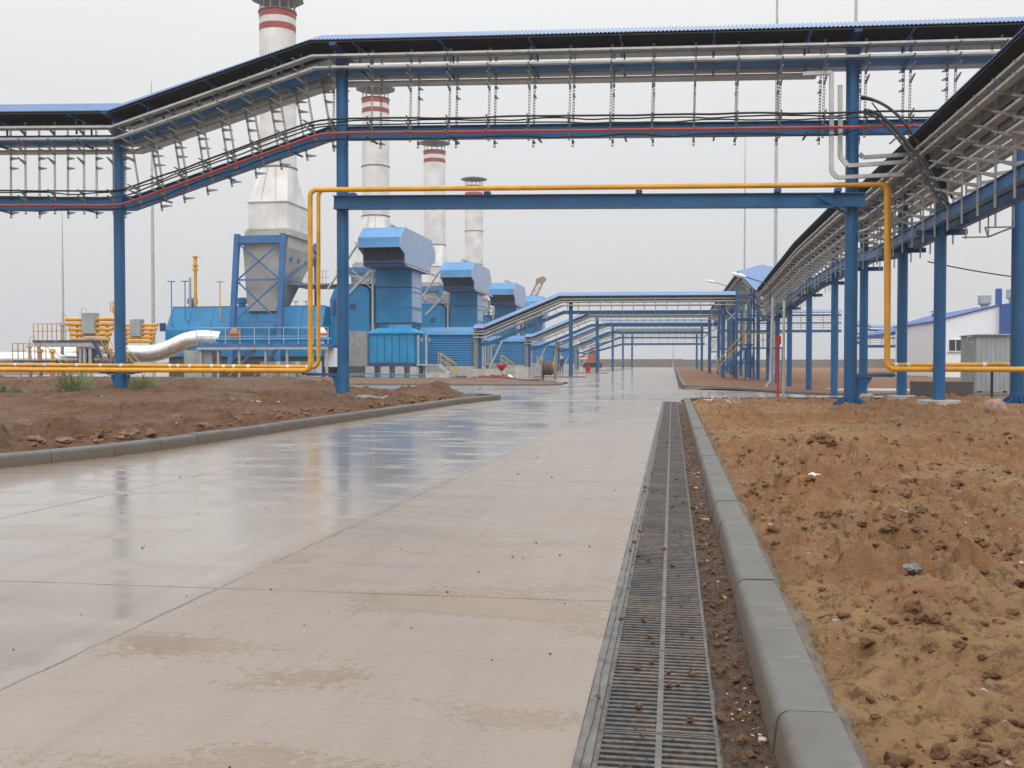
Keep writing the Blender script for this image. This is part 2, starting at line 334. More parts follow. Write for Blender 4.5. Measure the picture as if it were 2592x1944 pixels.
def corr_mat(name, c, axis, period, depth=.8, rough=.45):   # ribbed sheet: fine relief in the surface normal
    m, t, b = base(name); pos = nd(t, 'ShaderNodeNewGeometry').outputs['Position']; sp = nd(t, 'ShaderNodeSeparateXYZ'); t.links.new(pos, sp.inputs[0])
    w = math_(t, 'SINE', math_(t, 'MULTIPLY', sp.outputs[axis], 2 * math.pi / period)); n = noise_(t, vscale(t, pos, (2, 2, .5)), 1.2, 5)
    col = mixc(t, ramp(t, n, [(.3, 0.), (.7, 1.)]), tuple(x * .82 for x in c), tuple(x * 1.12 for x in c)); t.links.new(col, b.inputs['Base Color'])
    b.inputs['Roughness'].default_value = rough; bump(t, b, w, depth, .03); return m
M['panelv'] = corr_mat('ribbed_light_blue', (.005, .20, .43), 0, .28, .5)
M['panelh'] = corr_mat('boarded_light_blue', (.005, .17, .40), 2, .2, .7)
M['greyv'] = corr_mat('ribbed_grey_sheet', (.34, .37, .37), 0, .2, .8)
# ------------------------------------------------------------------ ground sheets
xs = np.concatenate([np.linspace(-1500, -80, 16), np.linspace(-70, 60, 131), np.linspace(75, 1500, 16)])
ys = np.concatenate([np.linspace(-60, -4, 6), np.linspace(0, 260, 131), np.linspace(280, 3000, 20)])
X, Y = np.meshgrid(xs, ys); Z = gz(X, Y) - .055 + np.where((Y > 60) & (X > 2), .05 * fbm(X / 3, Y / 3, 3), 0)
Z += .25 * sm(Y, 262, 330) * 0
struct(grid_mesh('ground', X, Y, Z, M['soilF']))
def kerbL(y): return np.interp(y, [4, 11, 12.7, 15, 20.5, 29.4, 34], [-10.6, -8.0, -7.42, -7.27, -6.95, -6.42, -6.1])
# road sheets
def sheet(name, polys, mat, z=0, sub=None):
    b = MB()
    for (x0, x1, y0, y1) in polys:
        nx = max(1, int((x1 - x0) / 3)); ny = max(1, int((y1 - y0) / 3)); k = len(b.v)
        for j in range(ny + 1):
            for i in range(nx + 1):
                x = x0 + (x1 - x0) * i / nx; y = y0 + (y1 - y0) * j / ny; b.v.append((x, y, float(gz(x, y)) + z))
        for j in range(ny):
            for i in range(nx):
                a = k + j * (nx + 1) + i; b.f.append((a, a + 1, a + nx + 2, a + nx + 1))
    return b.build(name, mat)
struct(sheet('road', [(-13, -.314, -4, 36), (-9.2, -.314, 36, 52), (-45, -9.2, 36.003, 52.5), (-.314, .30, 32.8, 230), (.30, 26, 34.2, 47), (-9.2, -.314, 52, 230)], 'road'))
struct(sheet('concrete_apron', [(-60, -9.2, 71.5, 230)], 'road', -.003))
# gutter mud strip between grate and kerb, channel under the grates
M['mud'] = soil_mat('gutter_mud', (.24, .165, .125), (.15, .095, .07), (.22, .14, .10), 3, .25)
xs = np.linspace(.165, .40, 14); ys = np.concatenate([np.linspace(1.5, 9, 420), np.linspace(9.03, 32.8, 380)])
X, Y = np.meshgrid(xs, ys); Z = -.012 + .02 * fbm(X * 9, Y * 9, 11) + .02 * sm(X, .2, .34) + .012 * fbm(X * 40, Y * 40, 12)
struct(grid_mesh('gutter', X, Y, Z, M['mud']))
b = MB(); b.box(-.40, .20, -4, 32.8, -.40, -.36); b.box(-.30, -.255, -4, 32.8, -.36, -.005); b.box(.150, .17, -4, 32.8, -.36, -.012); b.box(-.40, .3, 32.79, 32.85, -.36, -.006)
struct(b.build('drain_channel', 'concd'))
# frame strip: cement fillet left of the grates, wavering edge
b = MB(); ys = np.arange(1.0, 32.8, .06)
for i, y in enumerate(ys):
    e = .022 * float(fbm(np.array(y * 3.2), np.array(.5), 5)); l = -.313 + e * .25; rr_ = -.284 + .012 * float(fbm(np.array(y * 7.), np.array(2.5), 6))
    b.v += [(l, y, .001), (l + .004, y, .006 + .003 * random.random()), (rr_, y, .006 + .002 * random.random()), (rr_ + .003, y, -.002), (-.255, y, -.001)]
    if i:
        k = i * 5
        for j in range(4): b.f.append((k - 5 + j, k - 4 + j, k + 1 + j, k + j))
struct(b.build('drain_edging', paint('edging_cement', (.11, .108, .10), .5, var=.4, streak=.6, scale=9, bmp=.4, dirt=(.14, .085, .055))))
# kerbs: stones of 1 m, rounded inner arris
def kerb(name, pts, closed=False, side=1, h=.15, w=.2, step=1.):
    """pts: inner line on the road; side=+1: body lies to the right of travel"""
    b = MB(); pts = [Vector((p[0], p[1], 0)) for p in pts]; cum = [0]
    for i in range(1, len(pts)): cum.append(cum[-1] + (pts[i] - pts[i - 1]).length)
    def at(d):
        d = min(max(d, 0), cum[-1] - 1e-6); i = max(j for j in range(len(cum) - 1) if cum[j] <= d); return pts[i].lerp(pts[i + 1], (d - cum[i]) / (cum[i + 1] - cum[i]))
    prof = [(0, -.1), (0, 0), (.012, h - .045), (.022, h - .018), (.045, h - .003), (w, h), (w, -.1)]
    d = 0
    while d < cum[-1] - .05:
        e = min(d + step - .012, cum[-1]); p, q = at(d), at(e); t = (q - p).normalized(); s = V(t.y, -t.x, 0) * side; dz = random.uniform(-.005, .004); dx = random.uniform(-.005, .005)
        g0 = float(gz(p.x, p.y)); g1 = float(gz(q.x, q.y))
        A = [p + s * (a + dx) + V(0, 0, c + g0 + dz) for a, c in prof]; B = [q + s * (a + dx) + V(0, 0, c + g1 + dz) for a, c in prof]
        b.loft(A, B); d += step
    return struct(b.build(name, 'kerb', smooth=True))
def arc(cx, cy, r, a0, a1, n=8): return [(cx + r * math.cos(R(a0 + (a1 - a0) * i / n)), cy + r * math.sin(R(a0 + (a1 - a0) * i / n))) for i in range(n + 1)]
kerb('kerb', [(.335, 1.35)] + [(.335, y) for y in (8, 16, 24, 30.5)] + arc(1.35, 31.2, 1.015, 180, 110, 5) + [(5, 33.2), (12, 34.0), (22, 34.5)], side=1)
kerb('kerb', [(22, 47.5), (8, 47.2), (2, 48.2)] + arc(1.9, 50, 1.4, 270, 185, 5) + [(.45, 70), (.45, 110), (.45, 205)], side=1)
kl = [(float(kerbL(y)), y) for y in (4, 8, 11, 11.9, 12.9, 15, 20.5, 25, 29.5)]
kerb('kerb', [(p[0], p[1]) for p in kl] + [(-6.05, 32.0), (-5.8, 33.3)] + arc(-6.5, 33.5, .7, 0, 90, 5) + [(-9, 34.5), (-45, 36)], side=-1, h=.165)
kerb('kerb', [(-60, 53.2), (-30, 53), (-9.4, 52.6)] + arc(-7.6, 54.2, 1.7, 250, 380, 7) + [(-7.4, 60), (-11, 68.5), (-22, 70.5), (-60, 71)], side=-1, h=.12)
# near soil, right
xs = np.concatenate([np.linspace(.50, 4.5, 190), np.linspace(4.53, 9, 130), np.linspace(9.1, 30, 130)])
ys = np.concatenate([np.geomspace(1.2, 12, 330), np.linspace(12.06, 34.0, 230)])
X, Y = np.meshgrid(xs, ys)
def soil_detail(X, Y, seed):
    dx, dy = .35 * fbm(X * 2.2, Y * 2.2, seed + 5, 3), .35 * fbm(X * 2.2 + 31, Y * 2.2, seed + 6, 3)
    dx2, dy2 = .05 * fbm(X * 14, Y * 14, seed + 7, 3), .05 * fbm(X * 14 + 9, Y * 14, seed + 8, 3)
    dens = sm(fbm(X / 1.6, Y / 1.6, seed + 9, 4, .55), -.16, .22)
    x, y = X + dx * .35 + dx2, Y + dy * .35 + dy2
    w1 = worley(x, y, .62, seed + 11, .30); w2 = worley(x + 3.1, y, .30, seed + 15, .45); w3 = worley(x, y + 5.7, .14, seed + 19, .5); w4 = worley(x, y + 1.3, .075, seed + 23, .6); w5 = worley(x + 2.2, y + 1.3, .042, seed + 27, .5)
    m = .25 + .75 * dens
    z = .26 * w1 * m * .62 + .22 * w2 * m * .62 + .10 * w3 * m + .055 * w4 * (.35 + .65 * dens) + .025 * w5
    clay = np.clip(1.2 * w1 + 1.4 * w2 * m + .9 * w3 * m + .55 * (dens - .35), 0, 1)
    return z, clay
def soilR(X, Y):
    big = fbm(X / 2.6, Y / 2.6, 21, 4); mid = fbm(X * 1.3, Y * 1.3, 22, 5, .6); fine = fbm(X * 7, Y * 7, 23, 5, .7)
    rid = 1 - np.abs(fbm(X * 2.6 + 9, Y * 1.9, 27, 5, .62)) * 2.2
    z = .055 + .07 * big + .075 * mid + .04 * fine + .05 * np.clip(rid, 0, 1) ** 2 + .05 * sm(X, 3, 12)
    d, c = soil_detail(X, Y, 200); z = z + d * 1.05 * sm(X, .55, .9)
    z = z - .06 * (1 - sm(X, .5, .95)); return z + gz(X, Y)
Z = soilR(X, Y); Z = Z - .10 * sm(Y, 31, 34)
o_ = struct(grid_mesh('soil', X, Y, Z, M['soilR'])); set_attr(o_, 'clay', soil_detail(X, Y, 200)[1])
# right far soil beyond the side road
xs = np.concatenate([np.linspace(.62, 14, 120), np.linspace(14.3, 60, 90)]); ys = np.concatenate([np.linspace(47.4, 80, 150), np.linspace(80.6, 200, 110)])
X, Y = np.meshgrid(xs, ys); Z = gz(X, Y) + .12 + .12 * fbm(X / 2, Y / 2, 51, 5, .6) - .12 * (1 - sm(Y, 48, 50)) - .06 * (1 - sm(X, .6, 1.4))
M['soilM'] = soil_mat('orange_soil', (.30, .145, .068), (.19, .095, .052), (.34, .14, .06), .7)
struct(grid_mesh('soil', X, Y, Z, M['soilM']))
# left soil
u = np.concatenate([np.linspace(0, 6, 170), np.linspace(6.1, 42, 160)]); ys = np.concatenate([np.linspace(6, 34.0, 360)])
U_, Y = np.meshgrid(u, ys); X = kerbL(Y) + np.interp(Y, [29.5, 33.3], [0, .33]) - .19 - U_
Z = .07 + .17 * sm(U_, .1, 2.5) + .05 * fbm(X / 2, Y / 2, 61, 5, .6) * 1.6 + .035 * fbm(X * 3, Y * 3, 62, 4, .6) + .07 * np.clip(fbm(X * 1.6, Y * 1.6, 63, 3), .05, 1) + .42 * sm(Y, 29.6, 32.2) * sm(U_, 3.5, 7) * (1 - sm(Y, 33, 34)) - .1 * sm(Y, 33.2, 34)
Z += .36 * np.exp(-((X + 7.6) / .8) ** 2 - ((Y - 31.5) / .8) ** 2) + .10 * np.exp(-((X + 13) / 5) ** 2 - ((Y - 27) / 4) ** 2)
d_, c_ = soil_detail(X, Y, 400); Z = Z + d_ * 1.1 * sm(U_, .05, .6); o_ = struct(grid_mesh('soil', X, Y, Z, M['soilL'])); set_attr(o_, 'clay', c_)
xs = np.linspace(-60, -6.2, 240); ys = np.linspace(53.3, 70.6, 80); X, Y = np.meshgrid(xs, ys); Z = .10 + .07 * fbm(X / 2, Y / 2, 71, 5, .6)
msk = (X > -7.7) & ((Y > 59) | (Y < 53.8)); Z = np.where((X > -8 - (Y - 59) * .4) & (Y > 59), -.03, Z); Z = np.where((X > -7.2), Z - .03, Z)
M['soilI'] = soil_mat('tan_brown_soil', (.26, .16, .10), (.20, .12, .075), (.28, .155, .085), 1.)
struct(grid_mesh('soil', X, Y, Z, M['soilI']))
# cement haunch behind the right kerb
us = np.linspace(0, 1, 9); ys = np.geomspace(1.3, 30.5, 700); Uh, Yh = np.meshgrid(us, ys); wv = .07 + .05 * fbm(Yh * 3., Yh * 0 + .3, 81); Xh = .528 + Uh * wv * 1.25
Zh = .115 - .07 * Uh ** 2 + .05 * fbm(Xh * 20, Yh * 14, 83, 5, .7) * (.25 + Uh) + .04 * worley(Xh, Yh, .07, 84, .7) - .12 * (Uh > .95)
M['haunch'] = paint('rough_mortar', (.13, .105, .078), .85, var=.35, scale=9, bmp=1.0)
struct(grid_mesh('kerb_bedding', Xh, Yh, Zh, M['haunch']))
# ------------------------------------------------------------------ loose stones and clods
def rock(b, c, r, seed, flat=.7, n=1, rough=1.):
    t = (1 + 5 ** .5) / 2
    ico = [(-1, t, 0), (1, t, 0), (-1, -t, 0), (1, -t, 0), (0, -1, t), (0, 1, t), (0, -1, -t), (0, 1, -t), (t, 0, -1), (t, 0, 1), (-t, 0, -1), (-t, 0, 1)]
    fs = [(0, 11, 5), (0, 5, 1), (0, 1, 7), (0, 7, 10), (0, 10, 11), (1, 5, 9), (5, 11, 4), (11, 10, 2), (10, 7, 6), (7, 1, 8), (3, 9, 4), (3, 4, 2), (3, 2, 6), (3, 6, 8), (3, 8, 9), (4, 9, 5), (2, 4, 11), (6, 2, 10), (8, 6, 7), (9, 8, 1)]
    vs = [Vector(v).normalized() for v in ico]
    for _ in range(n):
        cache = {}; nf = []
        def mid(a, c2):
            k = (min(a, c2), max(a, c2))
            if k not in cache: vs.append(((vs[a] + vs[c2]) / 2).normalized()); cache[k] = len(vs) - 1
            return cache[k]
        for a, c2, d in fs:
            x, y, z = mid(a, c2), mid(c2, d), mid(d, a); nf += [(a, x, z), (c2, y, x), (d, z, y), (x, y, z)]
        fs = nf
    ph = random.random() * 6.28; ax = random.uniform(.7, 1.35); cs, sn = math.cos(ph), math.sin(ph); out = []
    for v in vs:
        k = r * (1 + rough * .75 * mnoise.noise(v * 1.2 + Vector((seed, seed * .7, 0))) + rough * .45 * mnoise.noise(v * 3.1 + Vector((0, seed, seed))))
        x, y, z = v.x * k * ax, v.y * k, v.z * k * flat; out.append((c[0] + x * cs - y * sn, c[1] + x * sn + y * cs, c[2] + z))
    b.add(out, fs)
def scatter(name, mat, n, fx, zf, r0, r1, label, cat, n_sub=0, flat=.7):
    b = MB(); P = [fx() for _ in range(n)]; xx = np.array([p[0] for p in P]); yy = np.array([p[1] for p in P]); zz = np.broadcast_to(zf(xx, yy), xx.shape)
    for i, (x, y) in enumerate(P):
        r = r0 * (r1 / r0) ** (random.random() ** 2.2); rock(b, (x, y, float(zz[i]) + r * .2), r, i * 1.37, flat, n_sub if r > .012 else 0)
    return tag(b.build(name, mat), label, cat, kind='stuff')
def near_right():
    while True:
        y = 1.8 * (30 / 1.8) ** random.random(); x = .66 + (random.random() ** 1.1) * min(9, .4 * y + 1.5)
        if random.random() < .12 + 1.3 * max(0, mnoise.noise(Vector((x * .9, y * .9, 3.3))) + .1): return x, y
zra = lambda x, y: soilR(x, y)
zr = lambda x, y: float(soilR(np.array(x), np.array(y)))
M['clod'] = soil_mat('clod_soil', (.36, .19, .09), (.25, .125, .058), (.30, .145, .066), 2.)
scatter('soil_clods', 'clod', 6500, near_right, zra, .005, .042, 'red brown clods of earth strewn over the sandy soil right of the kerb', 'clods', 1, .65)
scatter('gravel', paint('pale_gravel', (.30, .26, .22), .7, var=.55, scale=25), 520, near_right, zra, .005, .022, 'small pale and grey pebbles lying in the sandy soil', 'pebbles', 1, .7)
def gut():
    y = 1.8 * (30 / 1.8) ** random.random(); return random.uniform(.175, .325) if random.random() < .85 else random.uniform(-.3, .1), y
scatter('gutter_debris', 'clod', 2600, gut, lambda x, y: .004, .003, .022, 'brown crumbs of earth in the gutter between grates and kerb', 'debris', 0, .7)
scatter('gutter_chips', paint('pale_chip', (.52, .40, .31), .7, var=.3, scale=25), 130, lambda: (random.uniform(.2, .32), 1.8 * (30 / 1.8) ** random.random()), lambda x, y: .004, .004, .018, 'pale stone chips lying in the muddy gutter', 'chips', 1, .6)
scatter('road_crumbs', 'clod', 80, lambda: (random.uniform(-5.5, -.5), random.uniform(2.5, 18)), lambda x, y: .002, .004, .011, 'dark crumbs of mud on the concrete slabs', 'crumbs', 0, .7)
def kerbheap(): a = random.gauss(0, .3); return .95 + abs(random.gauss(0, .5)), 30.2 + random.gauss(0, .8)
scatter('crushed_stone', paint('crushed_limestone', (.60, .52, .44), .8, var=.2, scale=20), 260, kerbheap, lambda x, y: np.maximum(zra(x, y), .05), .02, .055, 'spill of pale crushed stone behind the kerb corner', 'crushed stone', 0, .7)
def leftf():
    y = random.uniform(7, 31); return float(kerbL(y)) - .3 - 14 * random.random() ** 1.5, y
scatter('soil_clods', paint('dark_clod', (.19, .10, .055), .9, var=.4, scale=6), 1500, leftf, lambda x, y: .2, .02, .11, 'dark clods of earth over the brown soil left of the road', 'clods', 1, .6)
def stone(name, c, r, flat, mat, label, cat='stone', nsub=2):
    b = MB(); rock(b, (0, 0, 0), r, c[0] * 3.1 + c[1], flat, nsub, .4 if cat == 'boulder' else .8); o = b.build(name, mat, smooth=True); o.location = c; return tag(o, label, cat)
for (x, y, dz, r, fl, mt, lb) in [
    (1.95, 4.62, .02, .085, .6, 'kerb', 'grey lump of broken mortar beside the biggest red clod'),
    (3.1, 5.9, .02, .06, .5, paint('green_stone', (.17, .19, .17), .6), 'flat grey green stone lying between two tan mounds'),
    (1.33, 5.75, .02, .05, .6, 'kerb', 'small grey cement lump near the kerb back'),
    (2.35, 3.35, .02, .055, .6, 'haunch', 'rounded buff stone half sunk in the sand near the camera'),
    (1.32, 9.6, .03, .05, .6, M['ceram'], 'small white stone on tan sand behind the kerb'),
    (3.9, 10.2, .02, .07, .4, M['ceram'], 'flat white stone on the tan sand, farther out')]:
    stone('stone', (x, y, zr(x, y) + dz), r, fl, mt, lb)
stone('boulder', (7.2, 23.9, .22), .27, .95, 'stone', 'pale pink boulder on the soil near the grey round column base', 'boulder', 3)
stone('boulder', (8.2, 23.6, .02), .26, .5, paint('slate_stone', (.27, .25, .26), .7, var=.3, scale=6), 'low grey boulder at the right picture edge beside the pink boulder', 'boulder', 3)
for (x, y, r, lb) in [(1.95, 4.3, .16, 'largest red brown clod of earth in the sandy soil'), (2.75, 3.3, .11, 'rounded red clod lying nearest the camera'), (2.05, 14.2, .15, 'dark clod on the soil a few metres short of the columns')]:
    stone('earth_clod', (x, y, zr(x, y) + .02), r, .62, 'clod', lb, 'clod', 3)
# ------------------------------------------------------------------ drain grates
def grate():
    t = thing('drain_grate', (-.04, 2.46, 0), 'black cast iron drain grate with narrow slots, one of the row along the right kerb', 'drain grate', 'iron grates over the drain along the kerb')
    y0, y1 = 2.463, 3.457; xl, xr = -.252, .162
    f = MB(); f.box(xl, xl + .018, y0, y1, -.03, .001); f.box(xr - .014, xr, y0, y1, -.03, .001); f.box(xl + .018, xr - .014, y0, y0 + .012, -.03, -.001); f.box(xl + .018, xr - .014, y1 - .012, y1, -.03, -.001)
    f.build('frame', 'iron', t); r_ = MB(); r_.box(-.052, -.03, y0 + .012, y1 - .012, -.03, .0); r_.build('centre_rib', 'irond', t)
    bb = MB(); n = 21
    for i in range(n):
        y = y0 + .012 + (i + .5) * ((y1 - y0 - .024) / n); bb.box(xl + .018, -.052, y - .0105, y + .0105, -.028, -.002); bb.box(-.03, xr - .014, y - .0105, y + .0105, -.028, -.002)
    bb.build('bars', 'iron', t); return t
M['iron'] = paint('cast_iron_muddy', (.075, .075, .075), .5, .4, var=.4, streak=.0, scale=9, dirt=(.25, .16, .1))
def iron():
    m, t, b = base('cast_iron_muddy'); pos = nd(t, 'ShaderNodeNewGeometry').outputs['Position']
    n = noise_(t, pos, 24, 6, .7); n2 = noise_(t, pos, 3, 4)
    c = mixc(t, ramp(t, math_(t, 'ADD', math_(t, 'MULTIPLY', n, .6), math_(t, 'MULTIPLY', n2, .4)), [(.43, 0.), (.62, .8)]), (.045, .048, .05), (.17, .125, .09)); t.links.new(c, b.inputs['Base Color'])
    b.inputs['Roughness'].default_value = .5; return m
M['iron'] = iron(); M['irond'] = paint('iron_rib', (.12, .118, .11), .5, .2, var=.3, scale=9)
g0 = grate()
for i in range(-1, 30):
    if i: copy_tree(g0, (0, 1.0 * i, 0))
# ------------------------------------------------------------------ pipe rack generator
def frames(path):
    P = [Vector(p) for p in path]; out = []
    for i, p in enumerate(P):
        a = (P[i] - P[i - 1]).normalized() if i else None; c = (P[i + 1] - P[i]).normalized() if i < len(P) - 1 else None
        t = (a + c).normalized() if a and c else (a or c); co = t.dot(a or c)
        s = t.cross(V(0, 0, 1)).normalized(); u = s.cross(t).normalized()
        k = 1.125 if (abs(P[0].x + 23.6) < .01 and i < 2) else 1
        out.append((p, t, s / 1, u * k / max(co, .5)))
    return out
def sweep(b, path, prof, fr=None, cap=True):
    fr = fr or frames(path); k = len(b.v); n = len(prof)
    for p, t, s, u in fr:
        for (a, c) in prof: b.v.append(tuple(p + s * a + u * c))
    for i in range(len(fr) - 1):
        for j in range(n):
            x = k + i * n + j; y = k + i * n + (j + 1) % n; b.f.append((x, x + n, y + n, y))
    if cap: b.f.append(tuple(k + j for j in range(n))); b.f.append(tuple(k + (len(fr) - 1) * n + j for j in range(n))[::-1])
    return b
def rect(a0, a1, c0, c1): return [(a0, c0), (a1, c0), (a1, c1), (a0, c1)]
def roof_mesh(path, w, ze, zr_, pitch=.11, amp=.016, n_flat=False):
    """corrugated gable sheet along the path"""
    b = MB(); fr = frames(path); first = True
    rows = []
    for i in range(len(fr) - 1):
        p0, t0, s0, u0 = fr[i]; p1, t1, s1, u1 = fr[i + 1]; Ls = (p1 - p0).length; n = max(2, int(Ls / pitch)) ; st = [0, .3, .5, .8]
        for k in range(n):
            for q, (f, o_) in enumerate(((0, 0), (.35, 0), (.5, 1), (.85, 1))):
                l = (k + f) / n; rows.append((p0.lerp(p1, l), s0.lerp(s1, l), u0.lerp(u1, l), o_ * amp))
    p1, t1, s1, u1 = fr[-1]; rows.append((p1, s1, u1, 0))
    sl = V(zr_ - ze, w, 0).normalized()
    for p, s, u, o_ in rows:
        for a, c in ((-w, ze), (-.02, zr_), (.02, zr_), (w, ze)): b.v.append(tuple(p + s * a + u * (c + o_)))
    for i in range(len(rows) - 1):
        for j in range(3): k = i * 4 + j; b.f.append((k, k + 1, k + 5, k + 4))
    return b
def hanger_mesh(z0, z1, arms, la, thick=.012, rung=.085, wd=.07, rise=.09, dep=.03):
    b = MB(); b.box(-wd / 2, -wd / 2 + thick, -dep / 2, dep / 2, z0, z1); b.box(wd / 2 - thick, wd / 2, -dep / 2, dep / 2, z0, z1); z = z0 + .01
    while z < z1:
        b.box(-wd / 2 + thick, wd / 2 - thick, -.004, .004, z, z + rung * .42); z += rung
    for h in arms:
        b.add([(-.02, dep / 2, h - .05), (.02, dep / 2, h - .05), (.02, dep / 2, h + .05), (-.02, dep / 2, h + .05), (-.012, la, h + rise - .015), (.012, la, h + rise - .015), (.02, la, h + rise + .01), (-.02, la, h + rise + .01)],
              [(0, 1, 2, 3), (7, 6, 5, 4), (0, 4, 5, 1), (1, 5, 6, 2), (2, 6, 7, 3), (3, 7, 4, 0)])
    return b
def place_hangers(root, path, sp, s_off, mesh, start=.4, skip=None, flip=False, segs=None):
    P = [Vector(p) for p in path]; w0 = WORLD[root.name]; out = []
    d = start; cum = 0
    for i in range(len(P) - 1):
        Ls = (P[i + 1] - P[i]).length; t = (P[i + 1] - P[i]).normalized(); s = t.cross(V(0, 0, 1)).normalized(); u = s.cross(t)
        if segs: sp, d = segs[i][0], cum + segs[i][1]
        while d < cum + Ls - .12:
            if d > cum + .12 or i == 0:
                p = P[i] + t * (d - cum); q = p + s * s_off
                tt, ss = (t, s) if not flip else (-t, -s)
                ks = 1.0
                if abs(P[0].x + 23.6) < .01: ks = (1.125, 1.06, 1, 1)[i]
                u_ = u; u = u * ks
                mt = Matrix(((tt.x, ss.x, u.x, q.x - w0.x), (tt.y, ss.y, u.y, q.y - w0.y), (tt.z, ss.z, u.z, q.z - w0.z), (0, 0, 0, 1)))
                if not (skip and skip(q)):
                    o = bpy.data.objects.new('hanger', mesh); COL.objects.link(o); o.parent = root; o.matrix_local = mt; out.append(o)
                u = u_
            d += sp
        cum += Ls
    return out
def raw_mesh(b, name, mat):
    me = bpy.data.meshes.new(name); me.from_pydata(b.v, [], b.f); me.materials.append(M[mat]); me.update(); return me
def column(root, x, y, zb, zt, r=.178, base_r=.48, mat='blue', gus=True, name='column'):
    b = MB(); b.tube([(x, y, zb), (x, y, zt)], r, 20)
    if gus:
        b.lathe((x, y, zb), [(base_r, 0), (base_r, .03)], 24)
        for k in range(8):
            a = k * math.pi / 4; c, s = math.cos(a), math.sin(a); n = V(-s, c, 0) * .008
            A = [V(x + c * r * .9, y + s * r * .9, zb + .03), V(x + c * base_r * .97, y + s * base_r * .97, zb + .03), V(x + c * base_r * .97, y + s * base_r * .97, zb + .07), V(x + c * r * .9, y + s * r * .9, zb + .28)]
            b.loft([p - n for p in A], [p + n for p in A])
    return b.build(name, mat, root, smooth=True)
def cable(name, path, s, u, r, mat, label, cat='cable', sag=.03, sp=1.18, seed=0, ph=.4, u2=None, step=.24):
    """cable lying along a rack path, corner smoothed"""
    P = [Vector(p) for p in path]; fr = frames(path); pts = []; cum = 0
    for i in range(len(P) - 1):
        Ls = (P[i + 1] - P[i]).length; n = max(2, int(Ls / step))
        for k in range(n):
            l = k / n; q = P[i].lerp(P[i + 1], l) + fr[i][2].lerp(fr[i + 1][2], l) * s + fr[i][3].lerp(fr[i + 1][3], l) * u
            d = cum + l * Ls; f = ((d - ph) / sp) % 1; q.z -= 4 * f * (1 - f) * sag * (.4 + 1.2 * float(vnoise(np.array(math.floor((d - ph) / sp) * 1.), np.array(seed * 1.), 5))); pts.append(q)
        cum += Ls
    pts.append(P[-1] + fr[-1][2] * s + fr[-1][3] * u)
    for _ in range(4): pts = [pts[0]] + [(pts[i - 1] + pts[i] * 2 + pts[i + 1]) / 4 for i in range(1, len(pts) - 1)] + [pts[-1]]
    return tag(MB().tube(pts, r, 6).build(name, mat, smooth=True), label, cat)
# ------------------------------------------------------------------ 1. cable gantry across the road
GP = [(-23.6, 29.78, 6.57), (-17.75, 30.6, 6.55), (-10.15, 28.55, 8.13), (4.9, 28.76, 7.79), (16.0, 29.05, 7.62)]
gt = thing('cable_gantry', (-2, 28.6, 0), 'blue roofed cable gantry crossing high over the road, stepping down at its left end', 'cable gantry')
roof_mesh(GP, .9, 2.50, 2.90, amp=.028).build('roof', 'roof', gt)
b = MB(); sweep(b, GP, [(-.88, 2.46), (0, 2.85), (.88, 2.46), (.88, 2.44), (0, 2.81), (-.88, 2.44)]); b.build('shaded_underside', 'undershade', gt)  # second layer below the sheet, coloured dark for paint and shade
b = MB(); sweep(b, GP, rect(-.1, .1, 1.75, 1.96)); sweep(b, GP, rect(-.13, .13, 1.96, 1.98)); sweep(b, GP, rect(-.13, .13, 1.73, 1.75)); b.build('upper_beam', 'blue', gt)
b = MB(); sweep(b, GP, rect(-.06, .06, -.17, .17)); sweep(b, GP, rect(-.14, .14, .17, .19)); sweep(b, GP, rect(-.14, .14, -.19, -.17)); b.build('lower_beam', 'blue', gt)
def tray(b, path, s0, s1, z, h=.07):
    sweep(b, path, rect(s0, s1, z, z + .008)); sweep(b, path, rect(s1 - .012, s1, z + .009, z + h)); sweep(b, path, rect(s0, s0 + .012, z + .009, z + h))
for (s0, s1, z, h) in ((.60, .84, 2.05, .06), (.56, .74, 1.74, .06), (-.88, -.40, 2.33, .06), (-.88, -.40, 1.81, .06), (-.88, -.40, 1.60, .06)):
    b = MB()
    if z == 1.60: pth = GP[:4]; pth = GP[:3] + [tuple(Vector(GP[2]).lerp(Vector(GP[3]), .94))]
    else: pth = GP
    tray(b, pth, s0, s1, z, h); b.build('cable_tray', 'galv', gt)
arms = (-.22, .03, .20, 1.12, 1.42, 1.66, 1.97)
hm = raw_mesh(hanger_mesh(-.37, 2.33, arms, .5, .010, .085, .06), 'hanger', 'galvd')
SG = ((.975, .55), (1.0, .75), (1.165, 9.55 - 1.165 * 8), (1.165, .25)); place_hangers(gt, GP, 1.1, .43, hm, segs=SG); place_hangers(gt, GP, 1.1, -.43, hm, flip=True, segs=tuple((a, c + .03) for a, c in SG))
# purlins / hangers between beams and roof
b = MB(); fr = frames(GP)
for i in range(len(GP) - 1):
    p0, p1 = Vector(GP[i]), Vector(GP[i + 1]); n = int((p1 - p0).length / 3.0) + 1
    for k in range(n):
        l = (k + .5) / n; p = p0.lerp(p1, l); s = fr[i][2].lerp(fr[i + 1][2], l); u = fr[i][3].lerp(fr[i + 1][3], l)
        for a in (-.43, .43): MB().bar(p + s * a + u * 1.95, p + s * a + u * 2.62, .05).build('roof_strut', 'blue', gt)
        for (a0, zc, w_) in ((.85, 2.42, .05), (.46, 1.70, .06), (.46, -.21, .05)): MB().bar(p + u * zc - s * a0, p + u * zc + s * a0, w_).build('cross_member', 'blue', gt)
column(gt, -18.19, 30.46, .1, 6.55 + 2.0, gus=False); column(gt, -9.75, 28.45, .1, 8.1 + 1.7, gus=False)
column(gt, 4.9, 28.7, .06, 7.79 + 1.7); column(gt, 9.3, 28.85, .12, 7.72 + 1.7)
